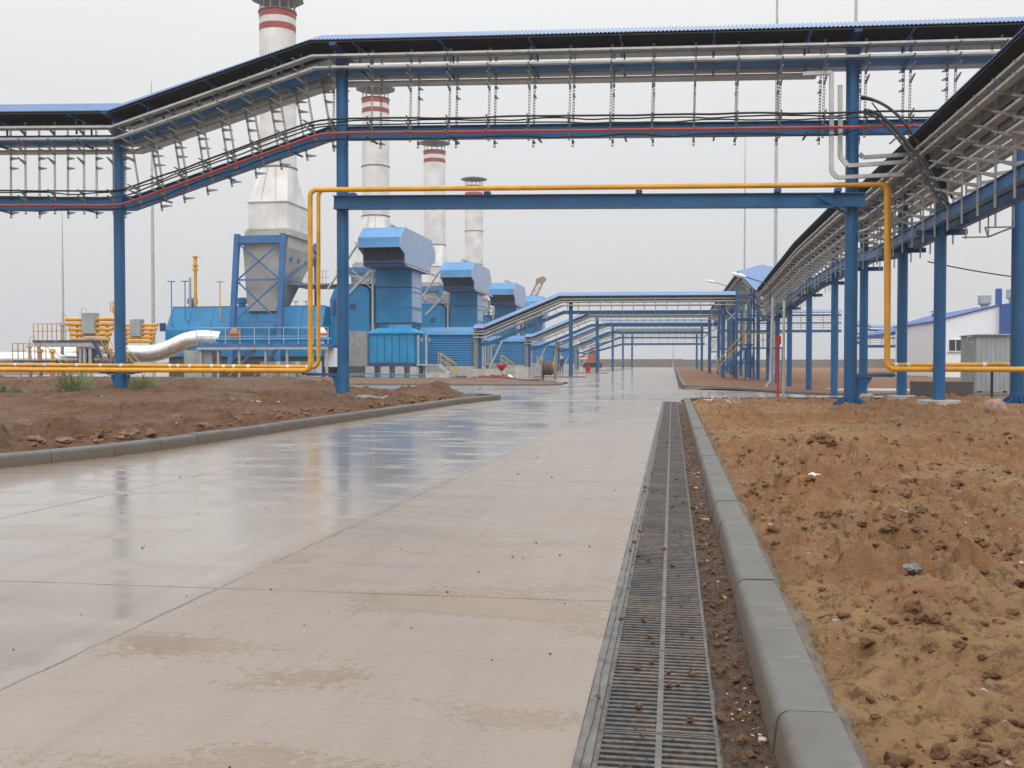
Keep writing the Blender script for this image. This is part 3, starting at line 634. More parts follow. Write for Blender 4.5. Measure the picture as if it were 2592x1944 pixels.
for (x, y, z) in ((-18.19, 30.46, 6.95), (-9.75, 28.45, 8.1), (4.9, 28.7, 7.79), (9.3, 28.85, 7.72)):
    b = MB(); b.box(x - .16, x + .16, y - .16, y + .16, z + 1.69, z + 2.44); b.box(x - .1, x + .1, y - .85, y + .85, z + 2.36, z + 2.45); b.build('column_head', 'dkblue', gt)
# gas pipe crossbeam on two columns
b = MB(); b.bar((-9.9, 28.12, 6.0), (5.2, 28.42, 5.73), .06, .33); b.bar((-9.9, 28.15, 5.82), (5.2, 28.45, 5.55), .3, .03); b.bar((-9.9, 28.15, 6.18), (5.2, 28.45, 5.91), .3, .03); b.build('crossbeam', 'blue', gt)
b = MB(); b.bar((3.9, 28.2, 5.85), (4.75, 28.5, 5.35), .06); b.build('brace', 'blue', gt)
for x in (-9.35, -5.3, -.95, 2.85, 4.45):
    zq = 6.01 - (x + 9.9) * .0179; MB().box(x - .09, x + .09, 28.1, 28.36, zq + .19, zq + .28).build('pipe_saddle', 'blue', gt)
# triangular bracket plates carrying the gas pipes low on the columns
for (x, y, arm, web, yo) in ((-18.19, 30.46, -.5, -.36, 0), (-18.19, 30.46, .5, .36, 0), (-9.75, 28.45, -1.15, -.36, 0), (4.9, 28.7, 1.15, .60, 0)):
    g_ = 1 if arm > 0 else -1; b = MB(); b.prism([(x + g_ * .16, .22), (x + g_ * .16, .86), (x + web, .86)], 'y', y - .012, y + .012)
    b.box(min(x + g_ * .16, x + arm), max(x + g_ * .16, x + arm), y - .06, y + .06, .87, .95); b.bar((x + arm - g_ * .1, y - .6, .93), (x + arm - g_ * .1, y + .6, .93), .06); b.build('pipe_bracket', 'blue', gt)
# round footings
for (x, y, zt, r, lb) in ((4.9, 28.7, .06, .53, None), (9.3, 28.85, .12, .5, None)):
    b = MB(); b.lathe((x, y, -.3), [(r, 0), (r, .3 + zt), (r - .03, .31 + zt)], 28); b.build('footing', 'blue' if x < 6 else 'conc', gt)
# cables on the transverse gantry
cable('cable', GP, .66, .31, .030, 'black', 'upper black cable strung along the near brackets of the overhead gantry', sag=.05, seed=1, sp=1.10)
cable('cable', GP[:4], .60, .29, .022, 'black', 'thin black cable slung beside the upper one over the road', sag=.11, seed=2, sp=1.10)
cable('cable', GP, .72, .14, .022, 'black', 'lower black cable sagging between brackets above the bottom beam', sag=.08, seed=3, sp=1.10)
cable('cable', GP[:4], -.66, .34, .022, 'black', 'black cable on the far brackets of the overhead gantry', sag=.08, seed=4, sp=1.10)
cable('cable', GP[:4], .62, -.20, .020, 'black', 'thin dark cable under the red one along the bottom beam', sag=.12, seed=5, sp=1.10)
cable('cable', GP, .70, -.13, .042, 'cred', 'thick red cable running along the bottom beam of the gantry', sag=.015, seed=6, sp=1.10)
# ------------------------------------------------------------------ 2. gas pipes
def bend(pts, r=.28, n=6):
    P = [Vector(p) for p in pts]; out = [P[0]]
    for i in range(1, len(P) - 1):
        a = (P[i - 1] - P[i]).normalized(); c = (P[i + 1] - P[i]).normalized(); A = P[i] + a * r; B = P[i] + c * r
        for k in range(n + 1): t = k / n; out.append(A * (1 - t) ** 2 + P[i] * 2 * t * (1 - t) + B * t * t)
    return out + [P[-1]]
f1 = bend([(-25.5, 29.4, 1.04), (-10.5, 27.7, 1.03), (-10.5, 27.75, 6.33), (5.74, 28.3, 6.12), (5.76, 28.15, 1.09), (13, 28.3, 1.09)], .22)
MB().tube(f1, .072, 16).build('gas_pipe', 'yellow', smooth=True); tag(bpy.data.objects['gas_pipe'], 'front yellow gas pipe running low, then rising over the road on the crossbeam', 'gas pipe', 'yellow gas pipes')
f2 = bend([(-25.5, 31.4, 1.2), (-10.7, 28.92, 1.13), (-10.7, 28.98, 6.54), (6.0, 29.2, 6.27), (6.0, 29.2, 1.2), (13, 30.2, 1.22)], .22)
g2 = thing('gas_pipe', (-10.7, 28.9, 0), 'rear yellow gas pipe with white band marks, behind the front pipe', 'gas pipe', 'yellow gas pipes')
MB().tube(f2, .062, 16).build('pipe', 'yellow', g2, smooth=True)
b = MB()
def seg(a, c, l, w=.05, r=.067): a = Vector(a); c = Vector(c); t = (c - a).normalized(); p = a.lerp(c, l); b.tube([p - t * w, p + t * w], r, 14)
for l in (.215, .30, .39, .455, .51, .64, .66, .69, .745, .775, .80, .835, .93, .975): seg((-25.5, 31.4, 1.2), (-10.7, 28.92, 1.13), l)
for l in (.03, .08, .2, .38, .6, .68): seg((6.0, 29.2, 1.2), (13, 30.2, 1.22), l)
b.build('white_band', 'ceram', g2, smooth=True)
# ------------------------------------------------------------------ 3. cable gantry along the road
RP = [(7.08, 14, 4.97), (7.08, 35.2, 4.93), (7.08, 39.2, 5.2), (7.08, 52.5, 5.16), (7.08, 74.8, 4.40), (7.08, 95, 7.60), (7.08, 165, 7.60)]
rg = thing('cable_gantry', (7.08, 60, 0), 'long blue gantry of stacked cable trays running along the right roadside into the distance', 'cable gantry')
roof_mesh(RP[:5], .95, 2.24, 2.68, .11, .03).build('roof', 'roof', rg)
RQ = [(p[0] + 1.15, p[1], p[2]) for p in RP[4:]]; roof_mesh(RQ, 2.25, 2.15, 2.72, .25, .02).build('roof', 'roof', rg)
b = MB(); sweep(b, RQ, [(-2.2, 2.11), (0, 2.66), (2.2, 2.11), (2.2, 2.09), (0, 2.62), (-2.2, 2.09)]); b.build('shaded_underside', 'undershade', rg)
b = MB(); sweep(b, RP[:5], [(-.93, 2.2), (0, 2.63), (.93, 2.2), (.93, 2.18), (0, 2.58), (-.93, 2.18)]); b.build('shaded_underside', 'undershade', rg)
for s0 in (-.37, .37):
    b = MB(); sweep(b, RP, rect(s0 - .04, s0 + .04, -.13, .13)); sweep(b, RP, rect(s0 - .09, s0 + .09, .13, .15)); sweep(b, RP, rect(s0 - .09, s0 + .09, -.15, -.13)); b.build('lower_beam', 'blue', rg)
b = MB(); sweep(b, RP, rect(-.1, .1, 1.55, 1.8)); b.build('upper_beam', 'dkblue', rg)
for (s0, s1, z) in ((-.84, -.62, 1.86), (-.84, -.66, 1.64), (-.66, -.50, 1.24), (-.60, -.48, .84), (.5, .85, 1.86), (.5, .8, 1.6), (.5, .7, 1.22), (-.3, .3, 2.0), (-.34, -.16, 1.45), (.1, .3, 1.05), (-.30, -.14, .62), (.12, .3, .35)):
    b = MB(); tray(b, RP, s0, s1, z, .06); b.build('cable_tray', 'galv', rg)
hm2 = raw_mesh(hanger_mesh(-.45, 2.1, (.22, .50, .78, 1.18, 1.58, 1.80), .44, .012, .11), 'hanger', 'galv')
L1 = place_hangers(rg, RP[:5], 1.2, -.46, hm2, 2.0, flip=True); L2 = place_hangers(rg, RP[:5], 1.2, .46, hm2, 2.6)
# keep the nearest frames as parts, the far ones as one mesh
al = sorted(L1 + L2, key=lambda o: o.matrix_local.translation.y)
far = al[100:]; b = MB(); me = hm2; mv = [v.co.copy() for v in me.vertices]; mf = [tuple(p.vertices) for p in me.polygons]
for o in far:
    b.add([o.matrix_local @ v + WORLD[rg.name] for v in mv], mf); bpy.data.objects.remove(o)
h3 = hanger_mesh(-.50, 2.1, (.56, 1.16, 1.76), .46, .012, .3)
y = 97.0
for sg in (-1, 1):
    P = [Vector(p) for p in RP[4:]]
    for i in range(2):
        n = int((P[i + 1] - P[i]).length / 1.5)
        for k in range(n):
            p = P[i].lerp(P[i + 1], (k + .5) / n); b.add([(p.x + sg * (.46 + v[1]), p.y + v[0], p.z + v[2]) for v in h3.v], h3.f)
b.build('hanger', 'galvd', rg)['kind'] = 'stuff'
for (yy, zb) in ((28.05, .18), (32.43, .1), (38.74, -.06), (45.5, -.2), (53.76, -.32), (62.5, -.33), (69.5, -.33), (76.1, -.33), (85, -.33), (96.4, -.33), (106, -.33), (118, -.33), (131, -.33), (144, -.3), (157, -.3)):
    zt = 6.5 if yy < 60 else (float(np.interp(yy, [55, 74.8, 95, 200], [5., 4.4, 7.6, 7.6])) + 1.5)
    column(rg, 7.08, yy, zb, zt, .155, .3, gus=False)
    zq = float(np.interp(yy, [0, 55, 74.8, 95, 200], [4.97, 5., 4.4, 7.6, 7.6]))
    b = MB(); b.box(6.45, 7.75, yy - .07, yy + .07, zq - .30, zq - .155); b.build('crossarm', 'dkblue', rg)
for (yy, r) in ((28.05, .55), (32.43, .42), (38.74, .36)):
    zb = float(soilR(np.array(7.08), np.array(yy))) if yy < 34 else -.05
    b = MB(); b.lathe((7.08, yy, -.35), [(r, 0), (r, .35 + zb + .13), (r - .03, .36 + zb + .13)], 28); b.build('footing', 'conc', rg)
# small steel cage under the right side and its thin brackets
b = MB()
for yy in (23.6, 25.4):
    b.bar((7.5, yy, 4.8), (7.5, yy, 4.3), .03); b.bar((6.9, yy, 4.3), (7.5, yy, 4.3), .03)
b.bar((7.5, 23.6, 4.3), (7.5, 25.4, 4.3), .03); b.bar((6.9, 23.6, 4.3), (7.5, 25.4, 4.3), .03); b.build('under_cage', 'galvd', rg)
for s, u, r, lb in ((-.58, 1.9, .035, 'black cable on the top left tray of the roadside gantry'), (-.52, .98, .03, 'black cable on a lower tray of the roadside gantry'), (.5, .40, .03, 'black cable inside the far side of the roadside gantry')):
    cable('cable', RP[:5], s, u, r, 'black', lb, sag=.02, seed=8, step=.6)
# conduits and cables linking both gantries
def duct(pts, w, d, label):
    b = MB()
    for p, q in zip(pts, pts[1:]): b.bar(p, q, w, d, (0, 1, 0) if abs(Vector(p).x - Vector(q).x) < .3 else (0, 0, 1))
    return tag(b.build('cable_duct', 'galv'), label, 'cable duct', 'grey cable ducts between the gantries')
duct([(3.5, 28.2, 9.18), (4.26, 28.2, 9.18), (4.27, 28.17, 6.5), (4.42, 28.17, 6.32), (6.15, 28.2, 6.36)], .12, .1, 'outer grey cable duct dropping left of the tall column, then turning right')
duct([(4.53, 28.45, 8.9), (4.54, 28.45, 6.95), (4.74, 28.42, 6.68), (6.3, 28.3, 6.72)], .12, .1, 'inner grey cable duct dropping close beside the tall column')
duct([(5.12, 28.84, 7.08), (5.22, 28.84, 6.98), (6.6, 28.6, 6.98)], .11, .1, 'short grey cable duct running right behind the tall column')
for k, (s, u, e, r, sg) in enumerate((((5.0, 28.0, 8.45), (6.2, 28.0, 8.2), (6.35, 26.9, 6.6), .04, 0), ((5.0, 28.05, 8.4), (6.05, 27.9, 8.35), (6.5, 26.6, 6.3), .03, 1), ((5.1, 28.1, 8.1), (5.75, 27.8, 8.0), (6.3, 26.2, 6.1), .045, 2), ((4.9, 28.1, 8.05), (5.55, 27.7, 8.1), (6.15, 25.9, 5.9), .035, 3), ((5.3, 28.1, 8.3), (5.9, 27.9, 7.4), (6.4, 27.2, 6.5), .018, 4))):
    A, B, C_ = Vector(s), Vector(u), Vector(e); D = C_ + V(.25, -.9, -1.0); pts = []
    for i in range(25):
        t = i / 24; pts.append(A * (1 - t) ** 3 + B * 3 * t * (1 - t) ** 2 + (C_) * 3 * t * t * (1 - t) + D * t ** 3)
    tag(MB().tube(pts, r, 8).build('cable', 'black', smooth=True), ['thick outermost black cable arching down from the overhead gantry to the roadside trays', 'thinner black cable arching just inside the outermost one', 'thickest black cable dropping from the bottom beam into the trays', 'black cable dropping nearest the tall column', 'thinnest black cable running straight down to the trays'][k], 'cable')
b = MB(); b.bar((5.85, 27.75, 7.25), (5.7, 27.7, 7.1), .12, .03); b.bar((5.85, 27.75, 7.25), (6.0, 27.7, 7.32), .1, .03); tag(b.build('cable_clamp', 'galvd'), 'small steel clamp tying the drooping cables together', 'clamp')
# long sagging wire to the right
pts = []
for i in range(31):
    t = i / 30; pts.append((8.2 + 16 * t, 34 + 8 * t, 4.55 + .5 * t - 1.0 * 4 * t * (1 - t) * .8))
tag(MB().tube(pts, .022, 6).build('overhead_wire', 'black'), 'single dark wire sagging from the roadside gantry toward the white building', 'wire')
# ------------------------------------------------------------------ 4. four pipe bridges to the machines
SP = [(-16.1, 80, 2.72), (-15.0, 80, 2.72), (-8.75, 80, 5.28), (5.0, 80, 5.22)]
sh = thing('cable_bridge', (-8.3, 80, 0), 'nearest blue roofed cable bridge sloping down left to the first blue machine shed', 'cable bridge', 'roofed cable bridges to the machine sheds')
roof_mesh(SP, .85, 1.28, 1.62, .22, .03).build('roof', 'roof', sh)
b = MB(); sweep(b, SP, [(-.83, 1.22), (0, 1.55), (.83, 1.22), (.83, 1.2), (0, 1.5), (-.83, 1.2)]); b.build('shaded_underside', 'undershade', sh)
b = MB(); sweep(b, SP, rect(-.1, .1, -.14, .14)); b.build('lower_beam', 'blue', sh)
for z, h in ((1.0, .1), (.8, .1), (.52, .08)):
    b = MB(); sweep(b, SP, rect(.3, .62, z, z + h)); sweep(b, SP, rect(-.62, -.3, z, z + h)); b.build('cable_tray', 'galv', sh)
b = MB(); sweep(b, SP, rect(-.08, .08, .9, 1.05)); b.build('upper_beam', 'dkblue', sh)
hm3 = raw_mesh(hanger_mesh(-.2, 1.2, (.5, .78, .98), .4, .03, .5, .05), 'hanger', 'galvd'); place_hangers(sh, SP, .88, .25, hm3, .3)
for (x, zt) in ((-8.15, 6.3), (3.95, 6.3), (-15.7, 3.9)): column(sh, x, 80, -.05, zt, .16, .3, gus=False)
b = MB(); b.bar((-15.1, 80, .3), (-13.8, 80, 3.0), .12); b.bar((-15.4, 80, .1), (-15.4, 80, 3.8), .1); b.build('strut', 'galv', sh)
b = MB()
for i in range(5): b.box(-16.1 + .07 * i, -16.05 + .07 * i, 79.6, 80.4, .15, 3.9)
b.build('cable_riser', 'galvd', sh)
b = MB(); b.bar((4.3, 79.7, 4.6), (5.4, 79.7, 5.6), .1); b.bar((4.2, 79.7, 5.3), (5.6, 79.7, 3.9), .1); b.build('brace', 'galv', sh)
for k, lb in enumerate(('second nearest blue roofed cable bridge, behind the first one', 'third blue roofed cable bridge along the row of machines', 'farthest blue roofed cable bridge along the row of machines')):
    copy_tree(sh, (0, 28.5 * (k + 1), 0), label=lb)
# tall link frame where bridges meet the roadside gantry, repeated
for k in range(3):
    Y0 = 80 + 28.5 * k
    t = thing('braced_tower', (5.5, Y0, -.2), ('nearest', 'middle', 'farthest')[k] + ' blue braced steel frame joining a cable bridge to the roadside gantry', 'steel frame', 'braced frames beside the roadside gantry')
    for x in (4.9, 6.2):
        for y in (Y0 - 1.6, Y0 + 1.6): MB().bar((x, y, -.35), (x, y, 7.2), .16).build('post', 'blue', t)
    b = MB()
    for z in (1.2, 2.6, 4.6, 6.4):
      for (p, q) in (((4.9, Y0 - 1.6, z), (6.2, Y0 - 1.6, z)), ((4.9, Y0 + 1.6, z), (6.2, Y0 + 1.6, z)), ((4.9, Y0 - 1.6, z), (4.9, Y0 + 1.6, z)), ((6.2, Y0 - 1.6, z), (6.2, Y0 + 1.6, z))): MB().bar(p, q, .12).build('girder', 'blue', t)
    b = MB()
    for x in (4.9, 6.2): b.bar((x, Y0 - 1.6, 0), (x, Y0 + 1.6, 2.6), .06); b.bar((x, Y0 + 1.6, 0), (x, Y0 - 1.6, 2.6), .06)
    b.bar((4.9, Y0 - 1.6, 2.6), (6.2, Y0 - 1.6, 4.6), .06); b.bar((4.9, Y0 + 1.6, 0), (6.2, Y0 + 1.6, 2.6), .06); b.build('brace', 'blue', t)
    b = MB()
    for i in range(6): b.box(5.0 + .18 * i, 5.05 + .18 * i, Y0 - 1.5, Y0 - 1.45, 2.6, 6.8)
    b.build('cable_riser', 'galvd', t)
# yellow stair and platform beside the first frame
t = thing('access_stair', (4.5, 76.5, 0), 'yellow railed steel stair rising beside the blue columns at the roadside gantry', 'stair')
b = MB(); b.bar((3.6, 75.6, .4), (5.3, 75.6, 2.35), .1, .2); b.bar((3.6, 76.5, .4), (5.3, 76.5, 2.35), .1, .2); b.box(5.3, 8.2, 75.5, 76.6, 2.25, 2.35); b.build('stringer', 'blue', t)
b = MB()
for i in range(8): x = 3.7 + i * .21; b.box(x, x + .22, 75.65, 76.45, .5 + i * .24, .54 + i * .24)
b.build('tread', 'galvd', t)
b = MB()
for y in (75.6, 76.5):
    b.bar((3.35, y, 1.3), (5.3, y, 3.45), .05); b.bar((3.5, y, .95), (5.3, y, 2.95), .04); b.bar((3.5, y, .4), (3.35, y, 1.3), .05); b.bar((4.4, y, 1.3), (4.35, y, 2.4), .04); b.bar((5.3, y, 2.35), (5.3, y, 3.45), .05)
    b.bar((5.3, y, 3.4), (8.2, y, 3.4), .04); b.bar((5.3, y, 2.9), (8.2, y, 2.9), .03)
    for x in (6, 6.7, 7.4, 8.2): b.bar((x, y, 2.35), (x, y, 3.4), .04)
b.build('railing', 'rail', t)
for x in (5.4, 8.1): MB().bar((x, 76, -.3), (x, 76, 2.25), .12).build('leg', 'blue', t)
# ------------------------------------------------------------------ 5. machine units
UN = 28.5; ordn = ('nearest', 'second nearest', 'third', 'farthest')
def ring4(x0, x1, y0, y1, z): return [V(x0, y0, z), V(x1, y0, z), V(x1, y1, z), V(x0, y1, z)]
# exhaust stack with its blue support frame
cx, cy = -33.75, 81.6
st = thing('exhaust_stack', (cx, cy, 0), 'tallest looking, nearest pale exhaust stack with two red bands, on a blue support frame', 'exhaust stack', 'exhaust stacks of the machines')
b = MB(); b.lathe((cx, cy, 0), [(1.55, 17.95), (1.55, 31.3)], 40); b.build('shaft', 'stack', st, smooth=True)
for z in (30.75, 29.65): b = MB(); b.lathe((cx, cy, 0), [(1.562, z), (1.562, z + .55)], 40); b.build('red_band', 'red', st, smooth=True)
for z in (17.92, 23.6, 31.3): MB().lathe((cx, cy, 0), [(1.64, z), (1.64, z + .08)], 40).build('flange', 'cap', st)
for k in range(12): a = k * math.pi / 6; MB().bar((cx + 1.48 * math.cos(a), cy + 1.48 * math.sin(a), 31.38), (cx + 1.48 * math.cos(a), cy + 1.48 * math.sin(a), 32.52), .07).build('cap_post', 'galvd', st)
b = MB(); b.lathe((cx, cy, 0), [(2.3, 32.5), (2.28, 32.62), (1.2, 32.95), (.1, 33.1)], 10); b.build('rain_cap', 'capl', st)
bx0, bx1, by0, by1 = -35.45, -31.98, 79.2, 83.9
n = 32; A = []; B = []
for k in range(n):
    a = 2 * math.pi * k / n + math.pi / 4; c, s_ = math.cos(a), math.sin(a); m_ = max(abs(c), abs(s_)); A.append(V((bx0 + bx1) / 2 + c / m_ * (bx1 - bx0) / 2, (by0 + by1) / 2 + s_ / m_ * (by1 - by0) / 2, 14.78)); B.append(V(cx + 1.55 * c, cy + 1.55 * s_, 17.95))
b = MB(); b.loft(A, B); b.build('transition', 'stack', st)
b = MB(); b.loft(ring4(bx0, bx1, by0, by1, 12.5), ring4(bx0, bx1, by0, by1, 14.75)); b.build('silencer_box', 'stack', st)
b = MB(); b.box(bx0 - .08, bx1 + .08, by0 - .08, by1 + .08, 14.70, 14.80); b.box(bx0 - .25, bx1 + .25, by0 - .25, by1 + .25, 11.92, 12.3); b.box(bx0 - .12, bx1 + .12, by0 - .12, by1 + .12, 12.35, 12.5)
b.build('box_collar', 'stackg', st)
for i in range(8):
    x = bx0 + .2 + i * .45; MB().bar((x, by0 - .16, 12.3), (x, by0 - .02, 12.6), .05).build('stiffener', 'stackg', st)
    if i in (2, 5): MB().bar((x, by0 - .03, 14.8), (cx + (x - cx) * .5, cy - 1.55, 17.9), .04).build('stiffener', 'stackg', st)
b = MB(); b.loft(ring4(-35.85, -33.3, 79.8, 82.2, 5.6), ring4(-36.0, -31.9, 79.3, 85.4, 10.9)); b.loft(ring4(-36.0, -31.9, 79.3, 85.4, 10.9), ring4(-35.6, -31.98, 79.3, 83.9, 11.9))
b.build('exhaust_duct', 'stackg', st)
for (x, y, xt) in ((-37.0, 78.9, -36.31), (-32.72, 78.9, -32.23), (-37.0, 86.2, -36.31), (-32.0, 86.4, -32.1)):
    b = MB(); b.bar((x, y, 1.), (xt, y, 12.05), .44, .38); b.build('frame_leg', 'stackblue', st)
for (p, q, w, h) in (((-36.1, 78.9, 11.57), (-32.45, 78.9, 11.57), .3, .62), ((-32.25, 79.1, 11.5), (-32.1, 86.2, 11.5), .3, .5), ((-36.3, 79.1, 11.5), (-36.3, 86, 11.5), .3, .5), ((-36.1, 86.2, 11.5), (-32.3, 86.4, 11.5), .3, .5), ((-36.4, 78.9, 8.19), (-32.6, 78.9, 8.19), .14, .14), ((-36.6, 78.9, 4.63), (-32.7, 78.9, 4.63), .14, .14)):
    MB().bar(p, q, w, h).build('frame_girder', 'stackblue', st)
for (p, q, w) in (((-36.3, 78.85, 8.2), (-32.6, 78.85, 11.2), .12), ((-36.2, 78.95, 11.2), (-32.6, 78.95, 8.2), .12), ((-36.6, 78.85, 4.7), (-32.6, 78.85, 8.1), .12), ((-36.4, 78.95, 8.1), (-32.7, 78.95, 4.7), .12), ((-36.8, 78.95, 1.5), (-32.8, 78.95, 4.5), .12), ((-36.6, 78.85, 4.5), (-32.9, 78.85, 1.5), .12), ((-32.4, 79, 8.1), (-32.0, 86.3, 11.0), .12), ((-32.4, 79, 8.2), (-32.0, 86.3, 8.2), .12)):
    MB().bar(p, q, w).build('frame_brace', 'stackblue', st)
for i in range(4): y = 79.5 + i * 1.7; b = MB(); b.bar((-32.2, y, 11.2), (-32.2, y + .8, 9.9), .24); b.bar((-32.2, y + 1.6, 11.2), (-32.2, y + .8, 9.9), .24); b.build('knee_brace', 'stackblue', st)
# air intake: flared hood on a square duct
ai = thing('air_intake', (-23.4, 82, 0), 'nearest light blue air intake tower with a dark louvred hood, beside the tall roadside column', 'air intake', 'air intake towers of the machines')
X0, X1 = -25.0, -21.45; HZ = .26
side = [(76.5, 10.44), (76.6, 11.25), (77.9, 12.2), (86.9, 12.2), (88.2, 11.2), (88.3, 10.35), (86.6, 9.85), (86.6, 9.3), (77.95, 9.3), (77.95, 10.0)]
b = MB(); b.prism([(77.95, 9.3), (77.95, 12.1), (86.55, 12.1), (86.55, 9.3)], 'x', X0 + .08, X1 - .08); b.build('filter_house', 'dkblue', ai)
for xa, xb in ((X0, X0 + .06), (X1 - .06, X1)): MB().prism(side, 'x', xa, xb).build('hood_cheek', 'skysheen', ai)
b = MB()
for q in ((0, 1), (1, 2), (2, 3), (3, 4), (4, 5)):
    (y0, z0), (y1, z1) = side[q[0]], side[q[1]]; dy, dz = y1 - y0, z1 - z0; l = math.hypot(dy, dz); ny, nz = dz / l * .05, -dy / l * .05
    b.prism([(y0, z0), (y1, z1), (y1 + ny, z1 + nz), (y0 + ny, z0 + nz)], 'x', X0 + .061, X1 - .061)
b.build('hood', 'panel2', ai)
b = MB()
for i in range(11):
    x = X0 + .2 + i * .315; b.box(x, x + .04, 77.78, 77.86, 9.55, 10.3)
b.box(X0 + .1, X1 - .1, 77.84, 77.93, 9.31, 9.55); b.build('louvre', 'dkblue', ai)
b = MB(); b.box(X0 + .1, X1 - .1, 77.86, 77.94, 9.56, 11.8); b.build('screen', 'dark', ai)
MB().box(X1 + .003, X1 + .18, 78.2, 88.1, 9.05, 9.18).build('hood_gutter', 'galv', ai); MB().box(X0, X1, 78.0, 86.5, 9.1, 9.27).build('hood_base', 'dkblue', ai)
b = MB(); b.box(-25.05, -21.85, 81.5, 84.8, 4.56, 9.09); b.build('duct', 'panel', ai)
b = MB()
for z in (7.6, 4.58): b.box(-25.1, -21.8, 81.45, 84.85, z, z + .05)
for z in (7.2, 5.9, 5.75): b.box(-21.829, -21.79, 81.5, 84.8, z, z + .05)
b.build('duct_flange', 'dkblue', ai)
b = MB()
for z in (5.9, 7.55): b.box(-25.0, -21.9, 81.48, 81.494, z, z + .025)
b.build('panel_seam', 'dkblue', ai); MB().box(-21.849, -21.83, 81.52, 84.78, 4.7, 9.05).build('side_reflection', 'skysheen', ai)  # added thin sheet, its pale colour stands for sky reflected on the duct
b = MB(); b.tube([(-23.2, 79.5, 12.2), (-23.2, 79.5, 12.65), (-22.6, 83, 12.5)], .13, 10); b.build('vent_pipe', 'galv', ai, smooth=True)
b = MB(); b.tube(bend([(-25.15, 79, 12.3), (-25.3, 79.2, 11.9), (-27.0, 79.6, 9.6), (-28.6, 79.6, 7.4)], .3), .1, 10); b.build('drain_pipe', 'galv', ai, smooth=True)
b = MB(); b.box(-25.3, -25.12, 81.2, 81.4, 3.6, 9.0); b.bar((-25.2, 81.3, 8.2), (-28.5, 81.3, 9.0), .12); b.bar((-25.4, 81.2, 9.0), (-27.8, 81.2, 6.6), .22); b.bar((-25.3, 81.2, 7.5), (-27, 81.2, 9.1), .08)
b.build('support', 'galv', ai)
# plant room beside the intake
pr_ = thing('plant_room', (-27.5, 82.5, 0), 'nearest light blue plant room with a curved top edge, left of the air intake', 'plant room', 'plant rooms of the machines')
poly = [(-29.0, 1.0), (-25.5, 1.0), (-25.5, 7.3), (-25.8, 7.6), (-26.4, 7.85), (-28.0, 7.87), (-28.6, 7.5), (-29.0, 6.6)]
MB().prism(poly, 'y', 81.2, 87).build('wall', 'panel', pr_)
MB().box(-27.2, -26.65, 81.17, 81.199, 5.75, 6.25).build('vent', 'dkblue', pr_); MB().box(-28.75, -28.4, 81.17, 81.199, 5.2, 6.6).build('door', 'dkblue', pr_)
MB().box(-27.3, -25.6, 80.9, 81.19, .9, 3.9).build('lower_cabinet', 'galvd', pr_)
b = MB(); b.box(-29.1, -25.4, 81.2, 87, 7.88, 7.94)
for i in range(12): x = -32.6 + i * .3; b.bar((x, 81.1, 8.0), (x, 81.1, 9.05), .035)
b.box(-32.8, -29.0, 80.9, 86, 7.86, 7.98); b.bar((-32.7, 81.1, 9.05), (-29, 81.1, 9.05), .04); b.bar((-32.7, 81.1, 8.5), (-29, 81.1, 8.5), .03); b.build('roof_walkway', 'galvd', pr_)
# turbine hall
ha = thing('turbine_hall', (-34, 78.5, 0), 'nearest long light blue turbine hall with sloping upper walls, under the tallest stack', 'turbine hall', 'turbine halls of the machines')
prof = [(76.0, 1.6), (76.0, 3.9), (76.9, 5.89), (81, 5.89), (82, 3.9), (82, 1.6)]
A = [V(-41.45, y, z) for y, z in prof]; A[2] = V(-41.2, 76.9, 5.89); A[3] = V(-41.2, 81, 5.89); B = [V(-27.3, y, z) for y, z in prof]
MB().loft(A, B).build('wall', 'panel', ha)
MB().box(-41.3, -27.4, 76.3, 81.8, -.3, 1.59).build('plinth', 'concd', ha)
b = MB()
for i in range(1, 7): x = -41.4 + i * 2.02; b.prism([(75.985, 1.62), (75.985, 3.9), (76.88, 5.87), (76.9, 5.87), (76.01, 3.88), (76.01, 1.62)], 'x', x, x + .05)
b.box(-41.4, -27.3, 76.86, 76.96, 5.90, 5.95); b.build('seam', 'dkblue', ha)
for x in (-40.2, -35.55):
    b = MB(); b.lathe((x, 78.5, 5.85), [(.32, 0), (.32, .35), (.45, .45), (.45, .85), (.3, .95)], 16); b.build('roof_vent', 'panel', ha, smooth=True)
for (x, zt, zb, mt) in ((-40.85, 8.03, 4.2, 'panel'), (-39.6, 8.03, 4.7, 'panel'), (-36.4, 7.95, 4.76, 'yellow'), (-34.9, 7.9, 4.6, 'panel')):
    b = MB(); b.tube([(x + .25, 76.3, zb - .1), (x, 76.0, zb + .1), (x, 76.0, zt)], .05, 8); b.box(x - .3, x + .3, 75.85, 76.15, zt, zt + .07); b.build('vent_pipe', mt, ha)
b = MB(); b.lathe((-41.9, 76.4, 3.8), [(.25, 0), (.28, .7)], 14); b.build('fan_drum', 'dkblue', ha)
ha.location += Vector((-1.75, 3.4, .12)); WORLD[ha.name] = Vector(ha.location)
# flare / relief pipes behind the hall
vs = thing('vent_stack', (-41, 80.5, 5.7), 'tall thin yellow vent pipe with a ringed top, left of the nearest stack', 'vent pipe')
MB().tube([(-40.95, 80.5, 5.7), (-40.95, 80.5, 9.3)], .14, 12).build('pipe', 'yellow', vs, smooth=True)
b = MB()
for z in (9.2, 9.6, 10.35): b.lathe((-40.95, 80.5, z), [(.28, 0), (.28, .07)], 14)
b.tube([(-40.95, 80.5, 9.3), (-40.95, 80.5, 10.4)], .16, 12); b.build('tip', 'yellow', vs)
b = MB(); b.tube([(-41.45, 80.5, 5.7), (-41.45, 80.5, 8.6)], .11, 10); tag(b.build('vent_pipe', 'galv', smooth=True), 'short grey vent pipe close beside the tall yellow one', 'vent pipe')
